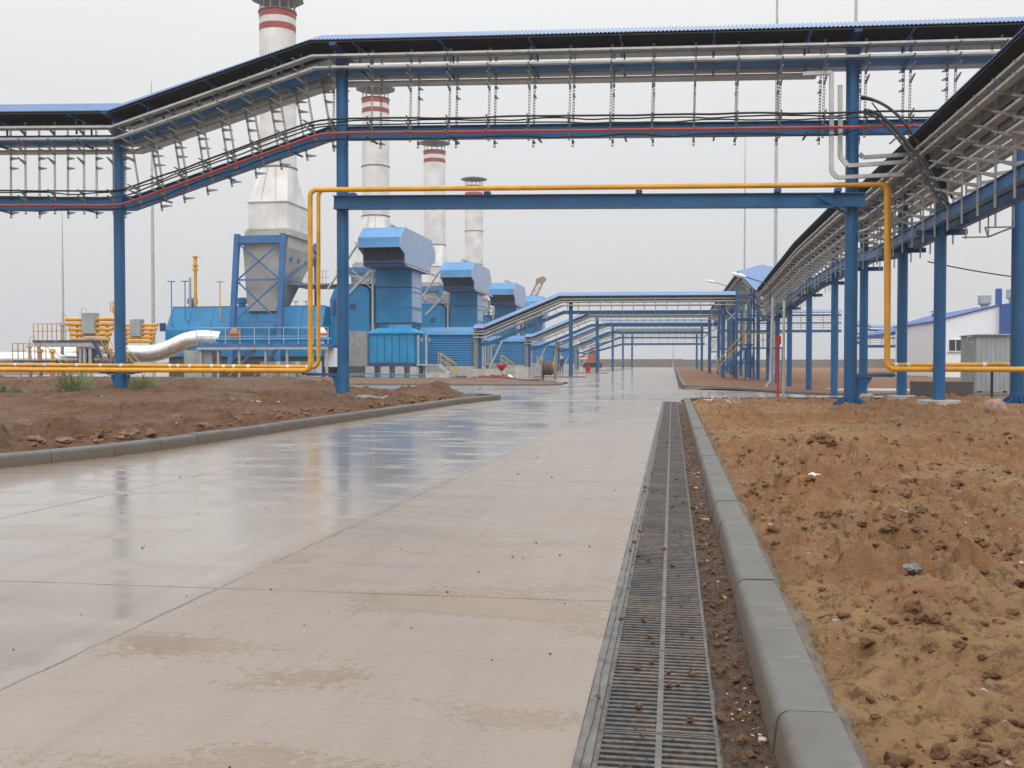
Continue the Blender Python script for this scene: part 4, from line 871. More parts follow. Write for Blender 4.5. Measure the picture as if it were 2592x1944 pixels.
# container-like cabin on concrete blocks
cb = thing('equipment_cabin', (-22, 77, 0), 'nearest bright blue equipment cabin with a hipped lid, standing on concrete blocks', 'equipment cabin', 'equipment cabins of the machines')
b = MB(); b.box(-23.85, -20.15, 76, 78.6, 1.0, 3.5); b.build('wall', 'cont', cb)
b = MB(); b.loft(ring4(-24.05, -19.95, 75.85, 78.75, 3.5), ring4(-24.05, -19.95, 75.85, 78.75, 3.6)); b.loft(ring4(-24.05, -19.95, 75.85, 78.75, 3.602), ring4(-23.3, -20.7, 76.5, 78.1, 3.98)); b.build('roof', 'cont', cb)
b = MB()
for i in range(7): x = -23.85 + i * .617; b.box(x - .02, x + .02, 75.975, 75.999, 1.25, 3.45)
b.box(-23.86, -20.14, 75.96, 75.998, 1.0, 1.22); b.build('rib', 'dkblue', cb)
for x in (-19.95, -19.3):
    b = MB(); b.box(x, x + .12, 76.1, 76.22, 1.0, 3.4); b.build('gate_post', 'galv', cb); b = MB(); b.lathe((x + .3, 76.2, 2.9), [(.12, 0), (.14, .25)], 10); b.build('lamp', 'galvd', cb)
b = MB(); b.box(-19.95, -18.2, 75.8, 77.2, .98, 1.08); b.bar((-19.2, 76, .1), (-19.2, 76, 1), .1); b.build('landing', 'galv', cb)
for x0 in (-24.2, -23.0, -21.85, -20.7):
    pass
def stair(x, y, z0, z1, run, label, group=None, matr='rail'):
    t = thing('metal_stair', (x, y, z0), label, 'stair', group)
    b = MB(); b.bar((x, y, z1), (x + run, y, z0), .05, .18); b.bar((x, y + .8, z1), (x + run, y + .8, z0), .05, .18)
    n = 6
    for i in range(n): l = (i + .5) / n; b.box(x + run * l - .1, x + run * l + .1, y, y + .8, z1 + (z0 - z1) * l, z1 + (z0 - z1) * l + .03)
    b.build('steps', 'galv', t); b = MB()
    for yy in (y, y + .8):
        b.bar((x, yy, z1 + .95), (x + run, yy, z0 + 1.0), .05); b.bar((x, yy, z1 + .5), (x + run, yy, z0 + .5), .04)
        for l in (0, .5, 1): b.bar((x + run * l, yy, z1 + (z0 - z1) * l), (x + run * l, yy, z1 + (z0 - z1) * l + .97), .05)
    b.build('railing', matr, t); return t
ms = stair(-18.2, 75.9, .1, 1.05, 1.35, 'nearest metal stair with yellow handrails beside the blue equipment cabin', 'metal stairs of the equipment cabins')
# shed
sd_ = thing('cable_shed', (-18, 82, 0), 'nearest low blue shed clad in horizontal boards, where the first cable bridge ends', 'shed', 'low blue sheds of the machines')
MB().box(-20.0, -16.3, 80, 84.5, .95, 3.6).build('wall', 'panelh', sd_)
b = MB(); k0 = 0
for i in range(29):
    x = -21.0 + i * .17; b.add([(x, 79.8, 3.5), (x + .1, 79.8, 3.5), (x + .12, 79.8, 3.54), (x + .17, 79.8, 3.54), (x, 81.6, 4.18), (x + .1, 81.6, 4.18), (x + .12, 81.6, 4.22), (x + .17, 81.6, 4.22), (x, 84.7, 3.5), (x + .1, 84.7, 3.5), (x + .12, 84.7, 3.54), (x + .17, 84.7, 3.54)],
          [(0, 1, 5, 4), (1, 2, 6, 5), (2, 3, 7, 6), (4, 5, 9, 8), (5, 6, 10, 9), (6, 7, 11, 10)])
b.build('roof', 'panel2', sd_); MB().prism([(80.0, 3.6), (81.6, 4.15), (84.5, 3.6)], 'x', -19.99, -16.31).build('gable', 'panel', sd_)
MB().box(-20.2, -16.1, 79.9, 84.6, .1, .93).build('plinth', 'conc', sd_)
def blocks(off, k):
    for i, x0 in enumerate((-24.2, -22.95, -21.75, -20.55)):
        o = MB().box(x0, x0 + .72, 76.0, 76.7, .02, .9); ob = o.build('concrete_block', 'conc'); ob.location = (0, off, 0)
        WORLD[ob.name] = Vector((0, off, 0))
        tag(ob, ('far left', 'middle left', 'middle right', 'far right')[i] + ' concrete block under the ' + ordn[k] + ' blue equipment cabin', 'concrete block', 'concrete blocks under the cabins')
for k in range(2): blocks(UN * k, k)
for k in range(1, 4):
    copy_tree(st, (0, UN * k, 0), label=ordn[k] + ' pale exhaust stack with two red bands, counted away from the camera')
    copy_tree(ai, (0, UN * k, 0), label=ordn[k] + ' light blue air intake tower with dark hood, counted away from the camera')
    copy_tree(pr_, (0, UN * k, 0), label=ordn[k] + ' light blue plant room beside an air intake, mostly hidden')
    copy_tree(ha, (0, UN * k, 0), label=ordn[k] + ' light blue turbine hall, mostly hidden behind nearer machines')
    copy_tree(sd_, (0, UN * k, 0), label=ordn[k] + ' low blue shed at the foot of its cable bridge')
    if k < 3: copy_tree(cb, (0, UN * k, 0), label=ordn[k] + ' bright blue equipment cabin behind the nearer sheds'); copy_tree(ms, (0, UN * k, 0), label=ordn[k] + ' metal stair with yellow handrails, counted away from the camera')
# blue service pipe along the blocks and low retaining slabs
tag(MB().tube([(-24.8, 75.7, .35), (-19.2, 75.7, .22)], .05, 8).build('service_pipe', 'panel'), 'thin blue pipe lying along the foot of the concrete blocks', 'pipe')
for i, (x0, x1, y0, y1, z1, lb) in enumerate(((-18.9, -17.1, 74.6, 75.8, .42, 'pale concrete slab at the foot of the nearest metal stair'), (-16.6, -12.6, 78.9, 79.5, .7, 'long low concrete upstand in front of the first blue shed'), (-12.5, -11.4, 78.2, 79.6, .85, 'pale concrete box at the right end of the long upstand'))):
    tag(MB().box(x0, x1, y0, y1, .005, z1).build('concrete_slab', 'conc'), lb, 'concrete slab')
# platform in front of the nearest hall
pf = thing('service_platform', (-31, 72, 0), 'blue decked service platform with thin railings in front of the nearest turbine hall', 'platform')
MB().box(-35.6, -25.2, 70.2, 72.6, 2.35, 2.62).build('deck', 'stackblue', pf); MB().box(-35.6, -25.2, 70.1, 70.19, 2.2, 2.36).build('deck_edge', 'galv', pf)
b = MB(); b.tube([(-34.4, 70.9, 2.95), (-25.2, 70.9, 2.95)], .13, 10); b.build('deck_pipe', 'cont', pf, smooth=True)
b = MB()
for i in range(10): x = -35.6 + i * 1.155; b.bar((x, 70.15, 2.6), (x, 70.15, 3.85), .05)
for z in (3.85, 3.2): b.bar((-35.6, 70.15, z), (-25.2, 70.15, z), .045)
b.build('railing', 'galv', pf)
for x in (-35.4, -34.0, -32.3, -30.2, -28.5, -26.5, -25.4): MB().bar((x, 70.4, .05), (x, 70.4, 2.35), .16).build('post', 'galv', pf)
b = MB(); b.bar((-33.4, 71, .2), (-31.2, 71, 2.3), .15); b.bar((-31.5, 71.3, .2), (-29.6, 71.3, 2.3), .15); b.build('brace', 'galvd', pf)
tag(MB().box(-36.9, -34.6, 70.6, 72.2, .05, 2.15).build('utility_cabinet', 'greybox'), 'grey metal cabinet under the left end of the blue platform', 'cabinet')
for (x, lb) in ((-31.2, 'left pale vehicle like unit under the blue platform'), (-29.6, 'middle pale unit with a dark opening under the blue platform'), (-28.0, 'right pale slatted unit under the blue platform')):
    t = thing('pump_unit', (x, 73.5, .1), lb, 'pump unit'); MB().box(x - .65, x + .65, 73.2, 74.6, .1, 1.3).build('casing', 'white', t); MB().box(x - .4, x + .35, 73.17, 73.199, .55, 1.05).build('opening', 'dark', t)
for (x, mt, lb, zt) in ((-33.2, 'wood', 'tan valve actuator standing on the blue platform', 4.0), (-26.2, 'ceram', 'white and red valve on the right end of the blue platform', 4.0)):
    t = thing('valve', (x, 71.5, 2.62), lb, 'valve'); b = MB(); b.lathe((x, 71.5, 2.62), [(.2, 0), (.2, .4), (.42, .5), (.42, .9), (.25, 1.15), (.1, 1.3)], 14); b.build('body', mt, t, smooth=True)
    b = MB(); b.lathe((x, 71.5, 3.3), [(.44, 0), (.44, .12)], 14); b.build('ring', 'redb', t)
# grey switch cabinets right of the tall second column
tag(MB().box(-26.0, -25.2, 71.5, 72.3, .9, 2.5).build('control_box', 'white'), 'small white control box behind the second column', 'box')
# big silver pipe
pts = bend([(-50, 71, 1.85), (-39.2, 71, 1.9), (-36.4, 71.2, 3.15), (-34.4, 71.6, 2.95)], 1.1, 10)
o_ = MB().tube(pts, .66, 24).build('insulated_pipe', 'silver', smooth=True); tag(o_, 'fat shiny silver insulated pipe curving up to the blue platform', 'insulated pipe')
# left pipe manifolds: yellow pipe banks with grey box, platforms, valves
def manifold(x, y, sc, lb, npipe=5):
    t = thing('pipe_manifold', (x, y, 2.9 * sc), lb, 'pipe manifold', 'yellow pipe manifolds')
    for i in range(npipe):
        z = 3.0 + .37 * sc * i; w = (1.5 + .12 * i) * sc; MB().tube([(x - w, y, z), (x + w, y, z)], .15 * sc, 12).build('pipe', 'yellow', t, smooth=True)
    MB().box(x - .5 * sc, x + .5 * sc, y - .4, y + .3, 3.45, 3.45 + 1.5 * sc).build('cabinet', 'greybox', t)
    b = MB()
    for dx in (-1.2, 1.2): b.tube([(x + dx * sc, y + .2, 1.2), (x + dx * sc, y + .2, 2.4 + .36 * sc * npipe)], .11 * sc, 10)
    b.tube([(x - .6 * sc, y, 2.2), (x + .6 * sc, y, 2.2)], .3 * sc, 12); b.build('header', 'yellow', t, smooth=True)
manifold(-44.25, 70, 1.05, 'larger yellow pipe manifold around a grey cabinet, left of the first column'); manifold(-45.0, 78, .95, 'smaller yellow pipe manifold just right of the first column')
def railing(t, x0, x1, y, z, n, h=1.1, mat='rail'):
    b = MB()
    for i in range(n + 1): x = x0 + (x1 - x0) * i / n; b.bar((x, y, z), (x, y, z + h), .05)
    for q in (h, h * .55): b.bar((x0, y, z + q), (x1, y, z + q), .05)
    return b.build('railing', mat, t)
t = thing('manifold_platform', (-45, 68, 0), 'raised blue edged platform with yellow railings in front of the yellow manifold', 'platform', 'yellow railed platforms on the left')
MB().box(-47.1, -42.2, 67, 69, 2.72, 2.88).build('deck', 'dkblue', t); MB().box(-47.0, -42.3, 67.05, 68.9, 2.4, 2.71).build('deck_edge', 'galv', t)
railing(t, -47.0, -44.0, 67, 2.88, 8, 1.22)
for x in (-46.8, -43.4, -43.05, -42.6): MB().bar((x, 67.3, .05), (x, 67.3, 2.4), .18).build('post', 'galv', t)
for yy in (67.1, 68.2): MB().bar((-42.2, yy, 2.8), (-41.2, yy, .9), .1, .2).build('stair_stringer', 'dkblue', t)
b = MB(); b.bar((-42.3, 67.05, 3.9), (-41.0, 67.05, 1.9), .05); b.bar((-42.3, 68.25, 3.9), (-41.0, 68.25, 1.9), .05); b.build('handrail', 'rail', t)
t = thing('low_platform', (-44, 64, 0), 'low blue platform with yellow railings at the far left among the valves', 'platform', 'yellow railed platforms on the left')
MB().box(-46.2, -42.9, 63.5, 64.8, 1.25, 1.38).build('deck', 'dkblue', t); railing(t, -46.2, -43.6, 63.5, 1.38, 6, 1.2); b = MB(); b.bar((-43.5, 63.5, 2.3), (-42.0, 63.5, 1.3), .05); b.bar((-43.3, 63.5, 1.9), (-42.0, 63.5, .9), .05); b.build('handrail', 'rail', t)
for x in (-46.0, -44.5, -43.1): MB().bar((x, 64, .05), (x, 64, 1.25), .12).build('post', 'galv', t)
t = thing('low_platform', (-39, 66, 0), 'low yellow railed stair platform just right of the first column, before the silver pipe', 'platform', 'yellow railed platforms on the left')
MB().box(-40.8, -38.9, 66, 67, 1.15, 1.27).build('deck', 'dkblue', t); railing(t, -40.8, -38.9, 66, 1.27, 3, 1.1); b = MB(); b.bar((-38.9, 66, 2.3), (-37.9, 66, 1.2), .05); b.bar((-38.9, 66, 1.8), (-38.0, 66, .8), .05); b.build('handrail', 'rail', t)
for x in (-40.6, -39.1): MB().bar((x, 66.4, .05), (x, 66.4, 1.15), .12).build('post', 'galv', t)
for i, (x, y, r, lb) in enumerate(((-46.6, 70.6, .5, 'upper silver pipe run behind the left platforms'), (-45.5, 69.6, .42, 'lower silver pipe run behind the left platforms'))):
    tag(MB().tube([(x - 6, y, 1.55 - .1 * i), (x + 3.2, y, 1.55 - .1 * i)], r, 16).build('insulated_pipe', 'silver', smooth=True), lb, 'insulated pipe')
tag(MB().lathe((-44.2, 69.6, .9), [(.1, 0), (.78, .1), (.82, .9), (.75, 1.4), (.1, 1.5)], 20).build('storage_drum', 'dkblue', smooth=True), 'dark blue drum under the stair of the manifold platform', 'drum')
for k, (x, y, zt, mt, lb) in enumerate(((-46.2, 65.4, 2.55, 'galv', 'grey valve post at the far left edge'), (-45.5, 65.6, 2.2, 'orange', 'orange valve among the left pipes'), (-46.4, 69.6, 4.3, 'galv', 'grey valve rising through the left platform'), (-44.8, 66, 2.2, 'yellow', 'yellow valve under the left platform'), (-45.6, 70.9, 4.9, 'galv', 'grey instrument post with small dials beside the manifold'))):
    t = thing('valve', (x, y, 0), lb, 'valve'); b = MB(); b.lathe((x, y, .1), [(.16, 0), (.16, .6), (.34, .7), (.34, 1.2), (.12, 1.3), (.12, zt - .35), (.24, zt - .3), (.2, zt - .1)], 12); b.build('body', mt, t, smooth=True)
    b = MB(); b.tube([(x, y, zt - .1)] + [(x + .22 - .22 * math.cos(a), y, zt + .35 + .25 * math.sin(a)) for a in [0, .8, 1.57, 2.4, 3.14]], .02, 5); b.build('gooseneck', 'galvd', t)
t = thing('vent_stack', (-43.45, 72, 0), 'short yellow relief valve on a pipe, peeping out left of the first column', 'vent pipe'); MB().tube([(-43.4, 72, .1), (-43.4, 72, 5.4)], .13, 10).build('pipe', 'galv', t); b = MB(); b.lathe((-43.4, 72, 5.1), [(.2, 0), (.26, .3), (.26, .6), (.16, .8), (.24, .83), (.24, .9)], 12); b.tube([(-43.8, 72, 5.2), (-43.8, 72, 6.0)], .04, 6); b.build('valve_head', 'yellow', t)
# ------------------------------------------------------------------ 6. right side: cabin, building, walls, far racks
t = thing('grey_cabin', (14.6, 48.7, -.1), 'grey ribbed metal cabin behind the columns, in front of the white building', 'cabin')
MB().box(13.75, 16.2, 48.2, 50.6, -.05, 2.5).build('wall', 'greyv', t); b = MB()
for i in range(14): x = 13.65 + i * .19; b.prism([(x, 2.52), (x + .09, 2.56), (x + .19, 2.52), (x + .19, 2.5), (x, 2.5)], 'y', 48.05, 50.7)
b.build('roof', 'galvd', t); b = MB(); b.tube([(13.55 + .16 * math.cos(a), 48.3, 2.3 + .16 * math.sin(a)) for a in np.linspace(0, 6.28, 14)], .025, 6); b.build('hook_lamp', 'galvd', t)
for x in (13.9, 15.0, 16.0): MB().box(x, x + .12, 48.25, 48.4, -.2, -.05).build('foot', 'concd', t)
bd = thing('white_building', (32, 102, 0), 'white clad hall with a blue pitched roof and blue end bay at the right edge', 'building')
poly = [(25.04, -.4), (30.6, -.4), (30.6, 6.6), (25.04, 5.15)]
MB().prism(poly, 'y', 100, 118).build('wall', 'white', bd); MB().prism([(30.6, -.4), (42, -.4), (42, 8.0), (30.6, 6.7)], 'y', 99.3, 118).build('end_bay', 'bluecl', bd)
b = MB(); b.prism([(24.8, 5.12), (30.55, 6.62), (30.55, 6.72), (24.8, 5.22)], 'y', 99.8, 118.2); b.prism([(24.5, 4.6), (33.9, 7.4), (33.9, 7.05), (24.5, 4.2)], 'y', 118.3, 140); b.prism([(33.9, 7.4), (42, 5.2), (42, 4.9), (33.9, 7.05)], 'y', 118.3, 140); b.build('roof', 'bluecl', bd)
for x in (26.1, 27.8):
    w_ = MB().box(x - .08, x + 1.26, 99.93, 99.997, 2.25, 3.45).build('window', 'white', bd); b = MB(); b.box(x, x + .55, 99.90, 99.929, 2.33, 3.37); b.box(x + .63, x + 1.18, 99.90, 99.929, 2.33, 3.37); b.build('pane', 'glass', w_); MB().box(x - .15, x + 1.33, 99.85, 99.93, 2.17, 2.245).build('sill', 'galv', w_)
for (x, y, z) in ((31.6, 108, 6.45), (33.7, 106, 6.9)):
    b = MB(); b.lathe((x, y, z - .8), [(.4, 0), (.4, 1.5)], 14); b.lathe((x, y, z + .7), [(.6, 0), (.64, .1), (.64, .9), (.55, 1.0)], 16); b.build('roof_fan', 'galv', bd)
b = MB(); b.box(29.4, 30.1, 119, 120, 5.6, 6.8); b.box(29.3, 30.2, 118.9, 120.1, 6.95, 7.05); b.build('chimney', 'bluecl', bd); MB().box(33.4, 33.9, 110, 110.6, 6.6, 8.9).build('chimney', 'bluecl', bd)
ac = thing('air_conditioner', (36, 99, 3.0), 'white air conditioner box on the blue end bay at the right picture edge', 'air conditioner'); MB().box(35.6, 36.6, 98.9, 99.29, 3.0, 3.75).build('casing', 'white', ac); MB().lathe((0, 0, 0), [(.27, 0), (.27, .02)], 18).build('fan', 'dark', ac)
fn = ac.children[1]; fn.rotation_euler = (R(90), 0, 0); fn.location = (.1, -.11, .38)
for v in fn.data.vertices: v.co += Vector((36, 99, 3.0))
# site wall of concrete panels
wl = thing('site_wall', (0, 240, 0), 'long grey concrete boundary wall across the background', 'wall')
b = MB(); x = -110
while x < 150:
    h = 1.75 + (0.12 if (int(x) // 40) % 2 else 0); b.box(x, x + 3.94, 239.9, 240.1, -.1, h); b.box(x + 3.95, x + 4.15, 239.8, 240.2, -.1, h + .08); x += 4.16
b.build('panel', 'wall', wl)
def far_rack(lb, P, posts, zoff=0):
    t = thing('cable_gantry', P[0][:2] + (0,), lb, 'cable gantry', 'far cable gantries')
    roof_mesh(P, 1.0, 2.7, 3.1, .4, .03).build('roof', 'roof', t)
    b = MB(); sweep(b, P, rect(-.15, .15, -.2, .2)); b.build('lower_beam', 'blue', t); b = MB(); sweep(b, P, rect(-.12, .12, 1.1, 1.3)); sweep(b, P, rect(-.12, .12, 2.2, 2.45)); b.build('upper_beam', 'blue', t)
    b = MB()
    for z in (.5, .85, 1.6, 1.95): sweep(b, P, rect(.4, .46, z, z + .06))
    b.build('pipe_run', 'galvd', t)
    hm_ = raw_mesh(hanger_mesh(-.2, 2.6, (.4, .9, 1.5, 2.), .5, .03, .8, .07), 'hanger', 'galvd'); place_hangers(t, P, 1.6, .4, hm_, .4)
    for (x, y, zt) in posts: MB().bar((x, y, -.4), (x, y, zt), .35).build('column', 'blue', t)
    return t
far_rack('far transverse cable gantry seen between the roadside columns', [(8.5, 150, 5.75), (24.3, 150, 5.75)], [(23.7, 150, 8.3), (10, 150, 8)])
far_rack('farther low cable gantry leading to the white building', [(24.8, 150, 4.3), (26.3, 150, 4.2), (27.9, 150, 3.5), (35.3, 150, 3.5), (38, 150, 2.9)], [(27.5, 150, 6), (35, 150, 6)])
far_rack('low cable gantry crossing the road in the far distance', [(-17, 190, 2.6), (-9.5, 190, 4.6), (6, 190, 4.6)], [(-7.6, 190, 7), (-14, 190, 5), (5.5, 190, 7)])
for k in range(4):
    xs = np.linspace(-11.2, -6.9, 30); ys = np.linspace(79.0 + 28.5 * k, 80.9 + 28.5 * k, 14); X, Y = np.meshgrid(xs, ys); e_ = np.minimum(np.minimum(X + 11.2, -6.9 - X), np.minimum(Y - 79.0 - 28.5 * k, 80.9 + 28.5 * k - Y))
    struct(grid_mesh('soil', X, Y, np.where(e_ < .01, -.05, .09 + .03 * fbm(X * 2, Y * 2, 95, 3)), M['soilI']))
struct(MB().box(-5.7, .30, 32.55, 32.72, -.02, .004).build('water_edge_strip', paint('pale_water_edge', (.55, .52, .47), .5, streak=.3)))  # added strip, pale colour stands for the bright edge of the water
# small dark pit wall and pipe stub on the right
tag(MB().box(9.4, 11.4, 40.2, 41.6, -.4, .52).build('concrete_pit', 'concd'), 'dark square concrete pit behind two roadside columns', 'concrete pit')
tag(MB().box(8.2, 22, 52, 56, -.5, -.16).build('concrete_pad', 'conc'), 'pale wet concrete pad under the grey cabin', 'concrete pad')
tag(MB().bar((7.75, 36, -.1), (7.75, 36, 1.35), .10).build('marker_post', 'ceram'), 'short pale post behind the yellow pipe elbow', 'post')
tag(MB().bar((11.1, 37, .0), (11.1, 37, 1.2), .07).build('pipe_support', 'dark'), 'thin dark post carrying the yellow pipes at right', 'post')
# ------------------------------------------------------------------ 7. masts, lamps, posts
def mast(px_x, y, zt, r, lb):
    b = MB(); b.tube([(px_x, y, 0), (px_x, y, zt * .6), (px_x, y, zt)], [r, r * .75, r * .25], 8); tag(b.build('lightning_mast', 'galv'), lb, 'mast', 'thin lightning masts')
mast(-61.2, 92, 16.4, .13, 'thin grey lightning mast at the far left, behind the yellow platforms'); mast(-49.1, 88, 28, .19, 'grey lightning mast between the first column and the blue hall')
mast(9.5, 136, 33.7, .14, 'thin lightning mast left of the tall column, farther one'); mast(10.35, 104, 50, .2, 'taller lightning mast nearest to the tall third column'); mast(8.84, 51, 30, .10, 'lightning mast rising above the roof over the tall third column')
mast(.15, 205, 6.5, .1, 'short far mast standing over the end of the road')
def lamp(x, y, z, ang, lb, ln=2.4):
    t = thing('street_lamp', (x, y, z), lb, 'street lamp', 'street lamps on the gantries'); dx, dz = -math.cos(R(ang)) * ln, math.sin(R(ang)) * ln
    MB().tube([(x, y, z - 1.2), (x, y, z), (x + dx, y, z + dz)], .035, 8).build('arm', 'dkblue', t)
    b = MB(); p = V(x + dx, y, z + dz); q = p + V(-.85 * math.cos(R(ang)), 0, .85 * math.sin(R(ang)) * .8); b.tube([p, p.lerp(q, .3), p.lerp(q, .8), q], [.05, .13, .11, .05], 10); b.build('lamp_head', 'white', t, smooth=True)
lamp(5.75, 61, 5.9, 19, 'street lamp with a white head in front of the blue gantry roof', 1.5); lamp(5.0, 96, 8.5, 17, 'farther street lamp with a white head, left of the gantry roof', 1.1); lamp(5.4, 132, 7.0, 12, 'farthest street lamp peeping over the second cable bridge', 1.6)
t = thing('marker_post', (3.69, 36.0, -.1), 'thin red marker post with a red plate at its top, left of the tall column', 'marker post')
MB().tube([(3.69, 36.0, -.1), (3.69, 36.0, 2.2)], .045, 10).build('post', 'redb', t); MB().box(3.62, 3.78, 35.93, 35.95, 1.9, 2.2).build('plate', 'redb', t)
tag(MB().tube([(4.15, 38.5, -.1), (4.15, 38.5, 3.6)], .05, 10).build('conduit_pole', 'galv', smooth=True), 'straight pale grey conduit pole just right of the red marker post', 'pole')
t = thing('conduit_pole', (6.2, 62, -.3), 'pale grey conduit pole with a bent foot, just left of the red marker post', 'pole')
MB().tube([(5.0, 56, -.3), (5.35, 56, .25), (5.45, 56, 4.8)], .09, 10).build('pipe', 'galv', t, smooth=True)
# ------------------------------------------------------------------ 8. things on the apron
t = thing('cable_reel', (-8.9, 72, 0), 'large wooden cable reel wound with dark cable, standing on the wet apron', 'cable reel')
for x in (-9.42, -8.5): MB().tube([(x, 72, .83), (x + .07, 72, .83)], .84, 32).build('flange', 'wood', t)
MB().tube([(-9.34, 72, .83), (-8.72, 72, .83)], .52, 24).build('wound_cable', 'concd', t, smooth=True); MB().tube([(-8.72, 72, .83), (-8.5, 72, .83)], .45, 20).build('drum', 'wood', t)
b = MB(); b.tube([(-9.7, 115, 0), (-9.7, 115, .9)], .29, 18)
for z in (.02, .3, .6, .86): b.lathe((-9.7, 115, z), [(.305, 0), (.305, .03)], 18)
tag(b.build('barrel', 'redb', smooth=True), 'red steel barrel standing by the second bridge post', 'barrel')
t = thing('fire_hopper', (-12.9, 74.5, 0), 'red funnel shaped hopper on a thin red stand above the red tarp', 'hopper')
b = MB(); b.lathe((-12.9, 74.5, 0), [(.03, .55), (.12, .6), (.42, .95), (.42, 1.12)], 16); b.build('funnel', 'redb', t); b = MB(); b.bar((-12.9, 74.5, 0), (-12.9, 74.5, .6), .05); b.bar((-13.1, 74.5, .02), (-12.7, 74.5, .02), .05); b.build('stand', 'redb', t)
xs = np.linspace(-15.1, -11.7, 60); ys = np.linspace(73.2, 74.9, 30); X, Y = np.meshgrid(xs, ys); rr2 = np.sqrt(((X + 13.4) / 1.7) ** 2 + ((Y - 74.05) / .85) ** 2)
Z = np.where(rr2 < 1, .03 + .2 * (1 - rr2) + .34 * fbm(X * 3, Y * 3, 91, 4, .7), -.08); o_ = grid_mesh('tarpaulin', X, Y, Z, M['red']); o_.data.materials[0] = paint('tarp_dark_red', (.14, .015, .014), .5, var=.5, scale=3); tag(o_, 'crumpled dark red tarpaulin lying at the apron edge', 'tarpaulin')
stone('white_sack', (-12.4, 75.6, .1), .3, .5, 'white', 'small white sack lying behind the red tarpaulin', 'sack', 2)
# person by the machines (small)
pe = thing('person', (-11.8, 106, .0), 'person in dark blue work clothes bending slightly beside the third machine shed', 'person')
me = bpy.data.meshes.new('body'); vv = [(0, 0, .95), (0, 0, 1.15), (.02, -.03, 1.38), (.03, -.05, 1.5), (.04, -.07, 1.6), (.04, -.08, 1.72), (-.2, -.03, 1.38), (-.27, -.05, 1.1), (-.2, -.2, .95), (.22, -.03, 1.38), (.3, -.06, 1.1), (.28, -.22, .95), (-.1, 0, .9), (-.13, -.04, .48), (-.14, 0, .06), (-.14, -.12, .03), (.1, 0, .9), (.12, -.03, .48), (.13, .02, .06), (.13, -.1, .03)]
ee = [(0, 1), (1, 2), (2, 3), (3, 4), (4, 5), (2, 6), (6, 7), (7, 8), (2, 9), (9, 10), (10, 11), (0, 12), (12, 13), (13, 14), (14, 15), (0, 16), (16, 17), (17, 18), (18, 19)]
rad = [.15, .14, .17, .06, .09, .07, .07, .05, .035, .07, .05, .035, .1, .07, .05, .04, .1, .07, .05, .04]
me.from_pydata(vv, ee, []); po = bpy.data.objects.new('body', me); COL.objects.link(po); po.parent = pe; me.materials.append(M['cloth']); sk = po.modifiers.new('s', 'SKIN')
for v, r_ in zip(me.skin_vertices[0].data, rad): v.radius = (r_, r_ * .8)
me.skin_vertices[0].data[0].use_root = True; ss = po.modifiers.new('d', 'SUBSURF'); ss.levels = ss.render_levels = 1; WORLD[po.name] = Vector((0, 0, 0))
o_ = MB().lathe((.04 - 11.8, 105.92, 1.66), [(.1, 0), (.11, .06), (.09, .13), (.02, .17)], 12).build('helmet', 'ceram', pe, smooth=True)
# excavator and crane in the distance
t = thing('excavator', (-18, 195, 0), 'orange excavator far away beyond the end of the road', 'excavator')
MB().prism([(-16.6, 1.0), (-14.4, 1.0), (-14.2, 2.4), (-15.6, 4.2), (-16.4, 3.2)], 'y', 194, 196.5).build('body', 'orange', t); MB().box(-17.4, -13.8, 193.8, 196.8, .1, 1.0).build('track', 'dark', t); MB().bar((-17, 195, 2.4), (-20.5, 195, 1.6), .5).build('arm', 'orange', t)
t = thing('crane', (-36, 225, 0), 'pale yellow lattice crane boom rising behind the third machine', 'crane'); b = MB()
A, B_ = V(-38.2, 225, 3), V(-29.9, 225, 19.6); u_ = V(1, 0, -.5).normalized()
for s_ in (-1, 1):
    for q in (-.7, .7): b.bar(A + u_ * s_ * .75 + V(0, q, 0), B_ + u_ * s_ * .6 + V(0, q, 0), .16)
for i in range(14):
    l0, l1 = i / 14, (i + 1) / 14; b.bar(A.lerp(B_, l0) - u_ * .65, A.lerp(B_, l1) + u_ * .65, .14); b.bar(A.lerp(B_, l0) + u_ * .65, A.lerp(B_, l0) - u_ * .65, .14)
b.build('boom', 'wood', t); MB().prism([(-31.0, 19.2), (-29.0, 19.5), (-28.6, 20.3), (-29.2, 20.8), (-30.9, 20.2)], 'y', 224.4, 225.6).build('boom_head', 'wood', t); MB().box(-42, -35, 223, 228, 0, 3).build('chassis', 'wood', t)
# cable loops on the left soil
for (x, y, lb) in ((-9.7, 23.4, 'coil of dark hose lying on the soil by the left kerb, nearer one'), (-8.6, 26.4, 'coil of dark hose lying on the soil by the left kerb, farther one')):
    pts = [(x + (.75 + .06 * math.sin(3 * a)) * math.cos(a), y + .6 * math.sin(a), .30 + .03 * math.sin(5 * a)) for a in np.linspace(0, 12, 60)]; tag(MB().tube(pts, .035, 6).build('hose_coil', 'galvd'), lb, 'hose coil')
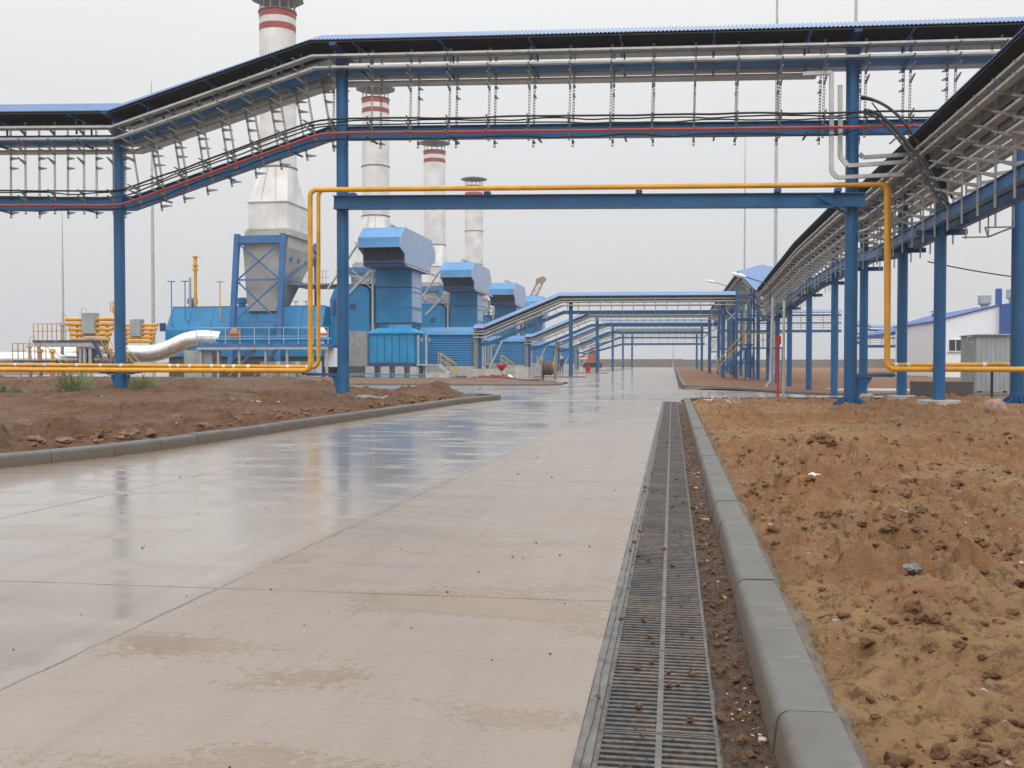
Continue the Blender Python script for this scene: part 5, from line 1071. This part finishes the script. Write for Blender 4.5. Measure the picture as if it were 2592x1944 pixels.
# weeds: tufts of thin leaves
M['weed'] = paint('weed_green', (.20, .26, .10), .7, var=.35, scale=8)
wspots = [(-19.3, 29.6, .95), (-17.2, 30.2, .8), (-21.3, 28.8, .4), (-22, 27.5, .4), (-12.5, 28, .3), (-19.9, 27.6, .35), (-9.0, 27.3, .25), (-10.9, 23.2, .2), (-15, 24, .22), (-24, 30, .5)]
wl_ = ('tallest pale green weed left of the first column', 'bushy weed right of the first column', 'low weed near the left edge before the yellow pipes', 'small weed at the left picture edge', 'small weed left of the second column', 'short weed in front of the first column', 'tiny green tuft right of the second column foot', 'tiny green tuft near the hose coil', 'small green tuft in the middle of the brown soil', 'weed by the yellow pipes at the picture edge')
for (x, y, h), lb in zip(wspots, wl_):
    b = MB()
    for i in range(int(90 + 220 * h)):
        a = random.random() * 6.28; r = random.random() ** .6 * h * .55; bx, by = r * math.cos(a), r * math.sin(a); hh = h * random.uniform(.4, 1) * (1 - .5 * r / h); k = random.uniform(.1, .35) * h; z0 = random.uniform(0, hh * .7)
        p = V(bx, by, z0 + .03); q = p + V(math.cos(a) * k * .6 + random.gauss(0, .03), math.sin(a) * k * .6, hh * .4); w = V(-math.sin(a + .6), math.cos(a + .6), .2) * .014; b.add([p - w, p + w, q + w * .4, q - w * .4], [(0, 1, 2, 3)])
        if i % 9 == 0: b.bar((bx * .2, by * .2, 0), (bx, by, hh), .008)
    o_ = b.build('weed', 'weed'); o_.location = (x, y, .22); tag(o_, lb, 'weed', 'weeds on the brown soil')

# ------------------------------------------------------------------ 9. haze
m = bpy.data.materials.new('haze_air'); m.use_nodes = True; t = m.node_tree; t.nodes.clear()
o_ = t.nodes.new('ShaderNodeOutputMaterial'); pv = t.nodes.new('ShaderNodeVolumePrincipled'); pv.inputs['Color'].default_value = (.95, .96, 1, 1); pv.inputs['Density'].default_value = .0006; pv.inputs['Anisotropy'].default_value = .1
t.links.new(pv.outputs[0], o_.inputs['Volume']); M['haze'] = m
hz = MB().box(-1600, 1600, -70, 3100, -1.6, 62).build('haze', 'haze'); hz['kind'] = 'stuff'; hz['label'] = 'thin grey rainy haze over the whole site'; hz.display_type = 'WIRE'
